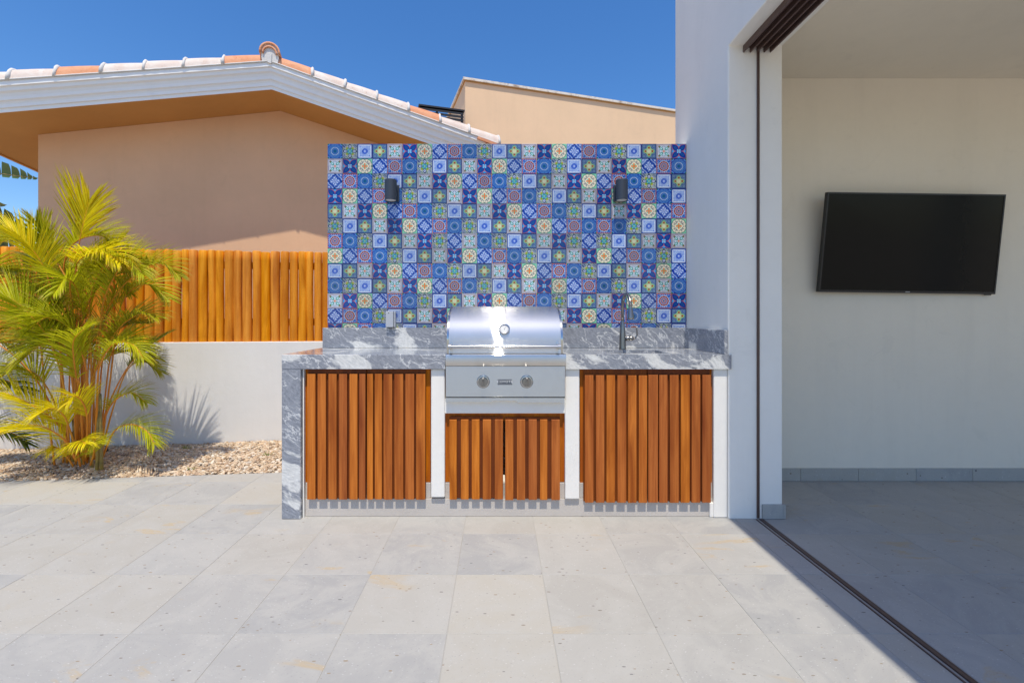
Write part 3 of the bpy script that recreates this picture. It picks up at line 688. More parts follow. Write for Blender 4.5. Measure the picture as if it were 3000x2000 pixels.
rowsT = ['ABCDEFGHIABCDEFGHIABCDEF', 'EFGHIABCDEFGHIABCDEFGHIA', 'HIABCDEFGHIABCDEFGHIABCD', 'FGHIABCDEFGHIABCDEFGHIAC', 'DEFGHIABCDEFGHIABCDEFGHI', 'BCDEFGHIABCDEFGHIABCDEFG'.replace('x', ''),
         'IABCDEFBHEABCDEFBHBCDEFE', 'GHIABCDEFGHIABCDEFGHIABC', 'CDEFGHIABCDEFGHIABCDEFGH', 'ABCDEFGHIABCDEFGHIABCDEA', 'EFGHIABCDEFGHIABCDEFGHIF', 'HIABCDEFGHIABCDEFGHIABCD', 'FGIABCDEFGHIABCDEFGHIABC']
rowsT[5] = 'BCDEFGHIABCDEFGHIAIABCDG'
bot = 1.1256
cache = {}; hidden = []
for j, rw in enumerate(rowsT):
    for i, k in enumerate(rw):
        fx = 1.0 if i < 23 else (TX1-TX0-23*TW)/TW; fz = 1.0 if j < 12 else (TZ-12*TW-bot)/TW
        if fz <= .03: continue
        key = (k, fx, fz)
        if key not in cache: cache[key] = tile_mesh(k, min(1, fx), min(1, fz))
        loc = Vector((TX0+i*TW+random.uniform(-.0003, .0003), TY-.0035+random.uniform(-.0005, .0005), TZ-j*TW))
        if j == 12 and (9 <= i <= 15 or i >= 19): hidden.append((cache[key], loc)); continue
        if j == 12 and i < 1: hidden.append((cache[key], loc)); continue
        o = bpy.data.objects.new('wall_tile', cache[key]); COL.objects.link(o); o.parent = twall; o.location = loc-twall.location
if hidden:
    bm = bmesh.new()
    for me, loc in hidden:
        tmp = bmesh.new(); tmp.from_mesh(me); bmesh.ops.translate(tmp, verts=tmp.verts, vec=loc); t2 = bpy.data.meshes.new('x'); tmp.to_mesh(t2); tmp.free(); bm.from_mesh(t2); bpy.data.meshes.remove(t2)
    me = bpy.data.meshes.new('wall_tile'); bm.to_mesh(me); bm.free(); me.materials.append(M['glaze'])
    tag(link('wall_tile', me, twall), kind='stuff')

# ------------------------------------------------------------------ wall lamps and outlet box
def lamp(px, label):
    X = (px-CX)/F*3.285; t_ = empty('wall_lamp', (X, TY-.004, 2.11)); tag(t_, label, 'lamp', 'cylinder lamps on the tiled wall')
    yc = 3.288; r = .0425
    mb = MB(); mb.lathe([(.001, .147), (r-.003, .147), (r, .144), (r, 0), (r-.005, 0), (r-.005, .012), (.001, .012)], (X, yc, 2.040), n=36); o = mb.build('shade', M['lampgrey'], t_, True); o.data.set_sharp_from_angle(angle=R(35))
    m_ = M.get('diff')
    mb = MB(); mb.lathe([(.001, .0), (r-.0055, .0), (r-.0055, .004), (.001, .004)], (X, yc, 2.0425), n=30); mb.build('diffuser', M['diffuser'], t_)
    mb = MB(); mb.box(X-.026, X+.026, yc+.028, TY-.019, 2.07, 2.15, .002); mb.build('arm', M['lampgrey'], t_)
    mb = MB(); mb.box(X-.050, X+.050, TY-.019, TY-.0045, 2.045, 2.162, .002); mb.build('wall_plate', M['lampgrey'], t_)
M['diffuser'] = plain('frosted_diffuser', (.75, .73, .68), .35)
lamp(1144.5, 'dark slate cylinder lamp on the tiles above the small grey outlet box')
lamp(1822, 'dark slate cylinder lamp on the tiles above the faucet')
ob = empty('outlet_box', (-.78, 3.335, 1.126)); tag(ob, 'small grey weatherproof outlet cover standing on the granite upstand left of the grill', 'outlet')
mb = MB(); mb.box(-.812, -.757, 3.296, TY-.004, 1.130, 1.2455, .0025); mb.build('cover', M['boxgrey'], ob)
mb = MB(); mb.box(-.757+.001, -.745, 3.312, TY-.004, 1.1285, 1.244, .002); mb.build('hinge_side', M['boxgrey'], ob)
mb = MB(); mb.box(-.810, -.750, 3.300, TY-.004, 1.1262, 1.1295); mb.build('base', M['black'], ob)
mb = MB(); mb.lathe([(.0001, 0), (.0033, 0), (.0033, .002), (.0001, .002)], (-.790, 3.2952, 1.233), (0, 1, 0), 12); mb.build('keyhole', M['black'], ob)

# ------------------------------------------------------------------ outdoor kitchen
YC = 2.725; YS = YC+.0125; YB = YC+.0305; YP = YC+.019; YF = YC+.046; YK = YC+.040
kit = empty('outdoor_kitchen', (0, YC, 0)); tag(kit, 'outdoor kitchen counter with grey veined granite top, waterfall end and slatted wooden doors', 'kitchen counter')
CTZ = .9796; CBZ = .893; GX0, GX1 = -.314, .3985
LX0, LX1 = (825-CX)/F*YC, (880-CX)/F*YC
# granite
mb = MB()
mb.box(LX0, GX0-.002, YC, 3.324, CBZ, CTZ, .0018)
o = mb.build('countertop', M['granite'], kit)
mb = MB(); SKX0, SKX1, SKY0, SKY1 = .70, 1.062, 2.825, 3.105; zt = .943
for b_ in ((GX1+.002, SKX0, YC, 3.324), (SKX1, 1.3735, YC, 3.324), (SKX0, SKX1, YC, SKY0), (SKX0, SKX1, SKY1, 3.324)): mb.box(b_[0], b_[1], b_[2], b_[3], CBZ, CTZ)
mb.box(1.374, 1.388, YC, JY-.002, CBZ, CTZ)
mb.build('countertop', M['granite'], kit)
mb = MB(); mb.box(GX0-.001, GX1+.001, 3.225, 3.324, CBZ, CTZ); mb.build('countertop', M['granite'], kit)
mb = MB(); mb.box(LX0, LX1, YC+.001, 3.324, .0015, CBZ-.0008, .0018); mb.build('waterfall_end', M['granite'], kit)
mb = MB(); mb.box((945-CX)/F*3.325, 1.3735, 3.3245, TY-.0045, CTZ+.0005, 1.1255, .0015); mb.build('upstand', M['granite'], kit)
mb = MB(); mb.box(1.352, 1.3735, YC+.012, 3.3235, CTZ+.0005, 1.1255, .0015); mb.build('upstand', M['granite'], kit)
mb = MB()   # undermount basin
for b_ in ((SKX0-.012, SKX0-.002, SKY0, SKY1), (SKX1+.002, SKX1+.012, SKY0, SKY1), (SKX0-.012, SKX1+.012, SKY0-.012, SKY0-.002), (SKX0-.012, SKX1+.012, SKY1+.002, SKY1+.012)): mb.box(b_[0], b_[1], b_[2], b_[3], .74, CBZ-.0008)
mb.box(SKX0-.012, SKX1+.012, SKY0-.012, SKY1+.012, .73, .7395); mb.build('sink_basin', M['steel'], kit)
# plaster body
px = lambda p, y: (p-CX)/F*y
mb = MB()
mb.box(LX1+.012, 1.3735, YK+.03, 3.30, -.04, .20)
mb.box(LX1+.004, px(893, 2.76), YP+.004, 3.30, .0, CBZ-.001); mb.box(LX1+.0045, GX0-.004, 3.25, 3.30, .2, CBZ-.001); mb.box(GX1+.004, 1.373, 3.25, 3.30, .2, CBZ-.001)
mb.build('carcass', M['white'], kit)
o = MB().box(LX1+.0125, 1.330, YK, YK+.0295, .0005, .108, .002).build('plinth', M['plinth'], kit)
for a_, b_ in ((px(893, YK)+.002, px(1262, YK)), (px(1303, YK), px(1655, YK)), (px(1698, YK), px(2091, YK))):
    mb = MB(); mb.box(a_, b_, YK+.004, YK+.0295, .1085, .203, .004); mb.build('plinth', M['plinth'], kit)
mb = MB(); mb.box(px(2079, YK-.01), px(2099, YK-.01), YK-.014, YK+.028, .0005, .088, .003); mb.build('plinth', M['white'], kit)
for a_, b_, z in ((px(1262.5, YP), px(1303, YP), .122), (px(1655.5, YP), px(1698, YP), .112), (px(2091, YP), 1.3735, .0005)):
    mb = MB(); mb.box(a_, b_, YP, 3.25, z, CBZ-.001, .006); mb.build('pillar', M['white'], kit)
mb = MB(); mb.box(px(1303, YP)+.0005, px(1655.5, YP)-.0005, YP+.0005, YP+.08, .626, .712, .002); mb.build('apron', M['white'], kit)
# wooden frames and doors
def frame(x0, x1, z0, z1):
    for a_, b_ in ((x0+.001, x0+.042), (x1-.042, x1-.001)):
        mb = MB(); mb.box(a_, b_, YF, YF+.022, z0, z1, .001); mb.build('door_frame', M['frame'], kit)
    mb = MB(); mb.box(x0+.0425, x1-.0425, YF, YF+.022, z1-.05, z1, .001); mb.build('door_frame', M['frame'], kit)
def door(spans, z0, z1, x0, x1, zb1, tilt=0.0, label=None):
    mb = MB(); mb.box(x0, x1, YB-.0015, YB+.0065, z0+.002, zb1, .001); d = mb.build('cabinet_door', M['back'], kit)
    if label: d['label'] = label
    for a_, b_ in spans:
        mb = MB(); xa, xb = px(a_, YS), px(b_, YS); mb.box(0, xb-xa, 0, YB-.002-YS, 0, z1-z0, .0012)
        me = mb.mesh('slat', M['slat']); o = bpy.data.objects.new('slat', me); COL.objects.link(o); o.parent = d
        o.location = Vector((xa, YS+random.uniform(-.0008, .0004), z0+random.uniform(-.001, .001)))-kit.location-d.location
        o.rotation_euler = (0, random.uniform(-.0015, .0015), 0)
L = lambda *s: [(800+a_*.3953, 800+b_*.3953) for a_, b_ in s]
frame(px(894, YF), px(1262, YF), .204, CBZ-.002)
door(L((252, 313), (330, 391), (410, 470), (489, 548), (566, 625), (637, 683)), .113, .863, px(899.6, YS), px(1071, YS), CBZ-.004)
door(L((696, 740), (754, 806), (820, 883), (900, 965), (980, 1045), (1060, 1127)), .113, .863, px(1074.5, YS), px(1246, YS), CBZ-.004)
Cc = lambda *s: [(1240+a_*.236, 1240+b_*.236) for a_, b_ in s]
frame(px(1304, YF), px(1655, YF), .206, .624)
door(Cc((325, 415), (467, 562), (602, 698), (738, 842), (888, 988)), .113, .589, px(1316, YS), px(1474, YS), .606)
door(Cc((1018, 1118), (1162, 1265), (1308, 1410), (1450, 1540), (1592, 1697)), .110, .589, px(1480, YS), px(1641, YS), .602)
Rr = lambda *s: [(1640+a_*.3955, 1640+b_*.3955) for a_, b_ in s]
frame(px(1698.5, YF), px(2090, YF), .198, CBZ-.002)
door(Rr((187, 250), (268, 330), (346, 408), (428, 490), (507, 568), (585, 647)), .094, .855, px(1711, YS), px(1897, YS), CBZ-.004)
door(Rr((656, 727), (737, 799), (817, 882), (897, 962), (977, 1040), (1056, 1120)), .094, .857, px(1900, YS), px(2083, YS), CBZ-.004)

# ------------------------------------------------------------------ gas grill
gr = empty('gas_grill', (.04, 2.72, .70)); tag(gr, 'built-in stainless steel gas grill with curved lid and two knobs in the granite counter', 'grill')
gx0, gx1 = -.3125, .3965
mb = MB(); mb.box(gx0+.004, gx1-.004, 2.735, 3.20, .715, .975); mb.build('firebox', M['steel'], gr)
mb = MB(); mb.box(gx0, gx1, 2.7115, 2.7345, .730, .9125, .0015); mb.build('control_panel', M['steel'], gr)
# rounded front ledge
pf = [(2.7345, .9835), (2.720, .9845), (2.705, .9838), (2.699, .981), (2.6965, .976), (2.6965, .935), (2.6985, .930), (2.706, .916), (2.710, .9135), (2.7345, .9135)]
mb = MB(); mb.prism(pf, 'x', gx0+.001, gx1-.001+.004); o = mb.build('front_ledge', M['steel'], gr); o.data.shade_smooth(); o.data.set_sharp_from_angle(angle=R(28))
mb = MB(); mb.box(gx0+.002, gx1-.002, 2.7105, 2.733, .7262, .7292); mb.build('tray_gap', M['black'], gr)
# drip tray with a finger notch
mb = MB(); zt0, zt1 = .7015, .7258; a1, a2 = px(1444, 2.71), px(1511, 2.71)
mb.prism([(gx0, zt0), (a1-.012, zt0), (a1, zt0+.008), (a2, zt0+.008), (a2+.012, zt0-.002), (gx1-.006, zt0-.003), (gx1-.006, zt1), (gx0, zt1)], 'y', 2.704, 2.742)
mb.build('drip_tray', M['steel'], gr)
# lid
lp = [(2.722, .9875), (2.722, 1.030), (2.7225, 1.064)]+[(2.7225+.30*(1-math.cos(a_)), 1.066+.206*math.sin(a_)) for a_ in np.linspace(.04, math.pi/2, 14)]+[(3.10, 1.268), (3.16, 1.245), (3.195, 1.18), (3.20, .9875)]
mb = MB(); lx0, lx1 = gx0+.006, gx1-.0125
mb.prism(lp, 'x', lx0+.012, lx1-.012); o = mb.build('lid', M['steel_lid'], gr); o.data.shade_smooth(); o.data.set_sharp_from_angle(angle=R(30))
cen = (2.96, 1.06)
for x0_, x1_ in ((lx0, lx0+.0118), (lx1-.0118, lx1)):
    pl = [(cen[0]+(y-cen[0])*1.004, max(.9875, cen[1]+(z-cen[1])*1.006)) for y, z in lp]
    mb = MB(); mb.prism(pl, 'x', x0_, x1_); o = mb.build('lid_end', M['steel2'], gr); o.data.shade_smooth(); o.data.set_sharp_from_angle(angle=R(30))
hz = 1.030; hy = 2.667
mb = MB(); mb.tube([(px(1318, hy), hy, hz), (px(1638, hy), hy, hz)], .0088, 20); hd = mb.build('handle', M['steel2'], gr, True); hd.data.set_sharp_from_angle(angle=R(40))
for xx in (px(1317.5, hy), px(1638.5, hy)):
    mb = MB(); mb.tube([(xx-.009, hy, hz), (xx+.009, hy, hz)], .0135, 18); mb.box(xx-.0085, xx+.0085, hy+.002, 2.7215, hz-.011, hz+.016, .003); o = mb.build('bracket', M['steel2'], hd)
    o.data.shade_smooth(); o.data.set_sharp_from_angle(angle=R(35))
def knob(x, z):
    k = MB(); k.lathe([(.001, .0), (.0385, 0), (.0385, .006), (.034, .011), (.030, .0115), (.030, .006), (.001, .006)], (x, 2.7112, z), (0, -1, 0), 40)
    b_ = k.build('knob_bezel', M['steel2'], gr, True); b_.data.set_sharp_from_angle(angle=R(35))
    k = MB(); k.lathe([(.028, .006), (.027, .024), (.025, .027), (.001, .028)], (x, 2.7112, z), (0, -1, 0), 36); k.box(x-.0065, x+.0065, 2.668, 2.690, z-.0255, z+.0255, .0025)
    o = k.build('knob', M['nickel2'], gr, True); o.data.set_sharp_from_angle(angle=R(35))
    k = MB(); k.box(x-.0012, x+.0012, 2.6675, 2.669, z+.004, z+.022); k.build('pointer', M['black'], o)
M['nickel2'] = steel('satin_nickel', (.28, .275, .27), .3, .0)
knob(px(1415.5, 2.70), CH-(1118-CY)/F*2.70); knob(px(1543, 2.70), CH-(1118-CY)/F*2.70)
# thermometer on the lid
ty, tz = 2.775, 1.2-(965-CY)/F*2.76; nrmv = Vector((0, -.895, .446)); c0_ = Vector((px(1477, 2.737), 2.734, 1.2-(965-CY)/F*2.737))
mb = MB(); mb.lathe([(.001, -.012), (.031, -.012), (.034, .004), (.034, .010), (.031, .013), (.027, .012), (.026, .007), (.001, .007)], c0_, nrmv, 36); th_ = mb.build('thermometer', M['steel2'], gr, True); th_.data.set_sharp_from_angle(angle=R(35))
M['dial'] = plain('white_dial', (.52, .53, .54), .4)
mb = MB(); mb.lathe([(.0255, .0078), (.001, .0078)], c0_, nrmv, 30); mb.build('dial', M['dial'], th_)
up = Vector((0, .446, .895)); rt = Vector((1, 0, 0))
mb = MB(); b_ = c0_+nrmv*.0088
mb.add([b_+rt*.0016-up*.006, b_-rt*.0016-up*.006, b_+rt*.010+up*.017], [(0, 1, 2)])
for q_ in np.linspace(-2.2, 2.2, 12):
    e = up*math.cos(q_)+rt*math.sin(q_); s_ = e.cross(nrmv)*.0007; mb.add([b_+e*.019+s_, b_+e*.019-s_, b_+e*.024-s_, b_+e*.024+s_], [(0, 1, 2, 3)])
mb.build('needle', M['black'], th_)
# badge
bx0, bx1 = px(1458, 2.71), px(1500, 2.71); bz0, bz1 = CH-(1127-CY)/F*2.71, CH-(1111-CY)/F*2.71
mb = MB(); mb.box(bx0, bx1, 2.7085, 2.7112, bz0, bz1, .0006); bd = mb.build('badge', M['lampgrey'], gr)
M['letter'] = plain('silver_letter', (.72, .73, .75), .35, .3)
mb = MB(); mb.box(bx0+.002, bx1-.002, 2.7079, 2.7084, bz0+.0022, bz0+.0034); mb.build('badge_line', M['letter'], bd)
cu = bpy.data.curves.new('t', 'FONT'); cu.body = 'COYOTE'; cu.size = .0215; cu.extrude = .0004; cu.align_x = 'CENTER'; cu.align_y = 'CENTER'; cu.offset = .00045; cu.space_character = 1.06; cu.resolution_u = 3
to = bpy.data.objects.new('t', cu); COL.objects.link(to); bpy.context.view_layer.update()
me = bpy.data.meshes.new_from_object(to.evaluated_get(bpy.context.evaluated_depsgraph_get())); bpy.data.objects.remove(to)
me.transform(Matrix.Translation(((bx0+bx1)/2, 2.7079, (bz0+bz1)/2+.0025)) @ Matrix.Rotation(R(90), 4, 'X')); me.materials.clear(); me.materials.append(M['letter'])
link('lettering', me, bd)

# ------------------------------------------------------------------ faucet
fx, fy = .856, 3.155; fc = empty('faucet', (fx, fy, CTZ)); tag(fc, 'brushed nickel gooseneck pull-down faucet behind the sink on the right counter', 'faucet')
mb = MB(); mb.lathe([(.001, .0005), (.0245, .0005), (.024, .006), (.0225, .03), (.0205, .10), (.0165, .150), (.0125, .185), (.0108, .20)], (fx, fy, CTZ), n=28); mb.build('body', M['nickel'], fc, True)
arc = [(fx, fy, CTZ+.20), (fx, fy, 1.262)]+[(fx, fy-.095+.095*math.cos(a_), 1.262+.095*math.sin(a_)) for a_ in np.linspace(.15, math.pi*.93, 16)]
mb = MB(); mb.tube(arc, .0105, 18); mb.build('spout', M['nickel'], fc, True)
e_ = Vector(arc[-1]); dr = (e_-Vector(arc[-2])).normalized(); dr = Vector((0, -.10, -1)).normalized()
mb = MB(); mb.lathe([(.0105, -.005), (.0125, 0), (.0125, .004), (.0115, .006), (.0135, .03), (.0195, .070), (.0215, .088), (.021, .094), (.017, .095), (.001, .090)], e_, dr, 28); mb.build('spray_head', M['nickel'], fc, True)
mb = MB(); hz_ = 1.2-(991-CY)/F*fy; mb.lathe([(.012, .015), (.0175, .018), (.0175, .050), (.0165, .052), (.0175, .054), (.0175, .066), (.013, .076), (.001, .079)], (fx, fy, hz_), (1, 0, 0), 24); hb = mb.build('handle', M['nickel'], fc, True)
mb = MB(); mb.tube([(fx+.074, fy, hz_-.004), (fx+.088, fy-.002, hz_+.004), (fx+.099, fy-.004, hz_+.022), (fx+.098, fy-.006, hz_+.045), (fx+.094, fy-.008, hz_+.066), (fx+.097, fy-.010, hz_+.079)], [.007, .0065, .0058, .0052, .0048, .0045], 12); mb.build('lever', M['nickel'], hb, True)

# ------------------------------------------------------------------ palms
def leafmat(name, tr=.45):
    m, t = nmat(name); n = N(t); a = n.n('Attribute', attribute_name='tint'); v = n.coord('Object')
    c = n.mix(n.math('MULTIPLY', n.noise(v, 35, 3), .35), a.outputs['Color'], (.22, .26, .01))
    d = n.pr(c, .45, 0, None, **{'Specular IOR Level': .3})
    tl = n.n('BsdfTranslucent', ins={'Color': n.mix(.25, c, (.75, .70, .03))})
    mx = n.n('MixShader', ins={0: tr, 1: d, 2: tl.outputs[0]}); n.out(mx.outputs[0]); return m
M['leaf'] = leafmat('palm_leaf'); M['leafd'] = leafmat('broad_leaf', .25)
m, t = nmat('frond_stalk'); n = N(t); v = n.coord('Object'); rd = n.rand()
n.out(n.pr(n.mix(n.noise(v, 12, 4), n.mix(rd, (.82, .30, .02), (.70, .42, .035)), (.62, .17, .015)), .4)); M['stalk'] = m
m, t = nmat('palm_cane'); n = N(t); v = n.coord('Object')
n.out(n.pr(n.mix(n.ramp(n.noise(v, 10, 5, .6), [(.4, 0), (.6, 1)]), (.42, .30, .07), (.22, .17, .06)), .6)); M['cane'] = m
def catmull(pts, n):
    P_ = [Vector(p) for p in pts]; P_ = [P_[0]*2-P_[1]]+P_+[P_[-1]*2-P_[-2]]; out = []
    m_ = len(P_)-3
    for i in range(n+1):
        u = i/n*m_; k = min(int(u), m_-1); t_ = u-k; a, b, c, d = P_[k:k+4]
        out.append(.5*((2*b)+(c-a)*t_+(2*a-5*b+4*c-d)*t_*t_+(3*b-a-3*c+d)*t_**3))
    return out
def frond(palm, pts, t0=.45, L=.42, npair=38, col=(.50, .52, .03), up=None, lift=30, spread=48, droop=.5, wid=.021, r0=.0078, seed=0, tipcol=(.45, .25, .08), side=(1, 1)):
    rd = random.Random(seed); C_ = catmull(pts, 60); n_ = len(C_)-1
    lv = MB()
    base = up if up else Vector((0, -.35, 1))
    for i in range(npair):
        tt = t0+(1-t0)*(i+.5)/npair; x_ = tt*n_; k = min(int(x_), n_-1); p = C_[k].lerp(C_[k+1], x_-k)
        T = (C_[min(k+2, n_)]-C_[max(k-1, 0)]).normalized(); S = T.cross(base)
        if S.length < .15: S = T.cross(Vector((0, -1, .2)))
        S.normalize(); Nn = S.cross(T).normalized(); s = (tt-t0)/(1-t0)
        prof_ = min(1, .5+s*1.8)*(1-s)**.45
        for sg in (-1, 1):
            if side[0 if sg < 0 else 1] == 0: continue
            if rd.random() < .03: continue
            a_ = R(spread*(1-.55*s)+rd.uniform(-5, 5)); bt = R(lift+rd.uniform(-10, 10))
            d = T*math.cos(a_)+(S*sg*math.cos(bt)+Nn*math.sin(bt))*math.sin(a_); d.normalize()
            ll = L*prof_*rd.uniform(.85, 1.1)+.03; seg = 6; q = p.copy(); wv = d.cross(Nn).normalized(); dn = droop*rd.uniform(.7, 1.4); w0 = wid*rd.uniform(.8, 1.15)*(.6+.4*prof_)
            tw = rd.uniform(-.5, .5)
            br = rd.uniform(.78, 1.2); shade = rd.random(); vs = []; cs = []; tips = rd.random() < .45
            for j in range(seg+1):
                z_ = j/seg; ww = w0*(.35+.65*min(1, z_*6))*(1-z_**2.2)**.8 if z_ < 1 else 0.0006
                wd = wv*math.cos(tw*z_)+d.cross(wv)*math.sin(tw*z_)
                fold = d.cross(wd)*ww*.22
                vs += [q-wd*ww*.5-fold, q+fold*.6, q+wd*ww*.5-fold]
                cl = [c*br for c in col]
                if tips and z_ > .8: cl = [cl[e]*.35+tipcol[e]*.65 for e in range(3)]
                cl = [cl[0]*(1+.15*shade), cl[1], cl[2]]
                cs += [tuple(cl)]*3
                st = ll/seg; q = q+d*st; d = (d+Vector((0, 0, -1))*dn*.33*(z_+.25)*(1-abs(d.z)*.4)).normalized(); wv = (wv-d*wv.dot(d)).normalized()
            b0 = len(lv.v); lv.v += [tuple(v_) for v_ in vs]; lv.c += cs
            for j in range(seg):
                lv.f.append((b0+3*j, b0+3*j+1, b0+3*j+4, b0+3*j+3)); lv.f.append((b0+3*j+1, b0+3*j+2, b0+3*j+5, b0+3*j+4))
    me = bpy.data.meshes.new('frond'); me.from_pydata(lv.v, [], lv.f)
    at = me.color_attributes.new('tint', 'FLOAT_COLOR', 'POINT'); at.data.foreach_set('color', np.array([list(c)+[1] for c in lv.c], dtype=np.float32).ravel())
    me.materials.append(M['leaf']); me.shade_smooth(); o = link('frond', me, palm)
    st = MB(); st.tube(C_[::3], [r0*(1-.82*(i/20)) for i in range(len(C_[::3]))], 7); st.build('stalk', M['stalk'], o, True)
YEL = (.88, .78, .008); LIM = (.56, .60, .012); GRN = (.28, .34, .015); DGR = (.05, .13, .02); OLV = (.47, .47, .012)
palm = empty('areca_palm', P(235, 1370, 3.66)); tag(palm, 'bushy yellow-green areca palm with orange stalks growing from the gravel in front of the wall', 'palm')
def PP(*a): return [P(*p) for p in a]
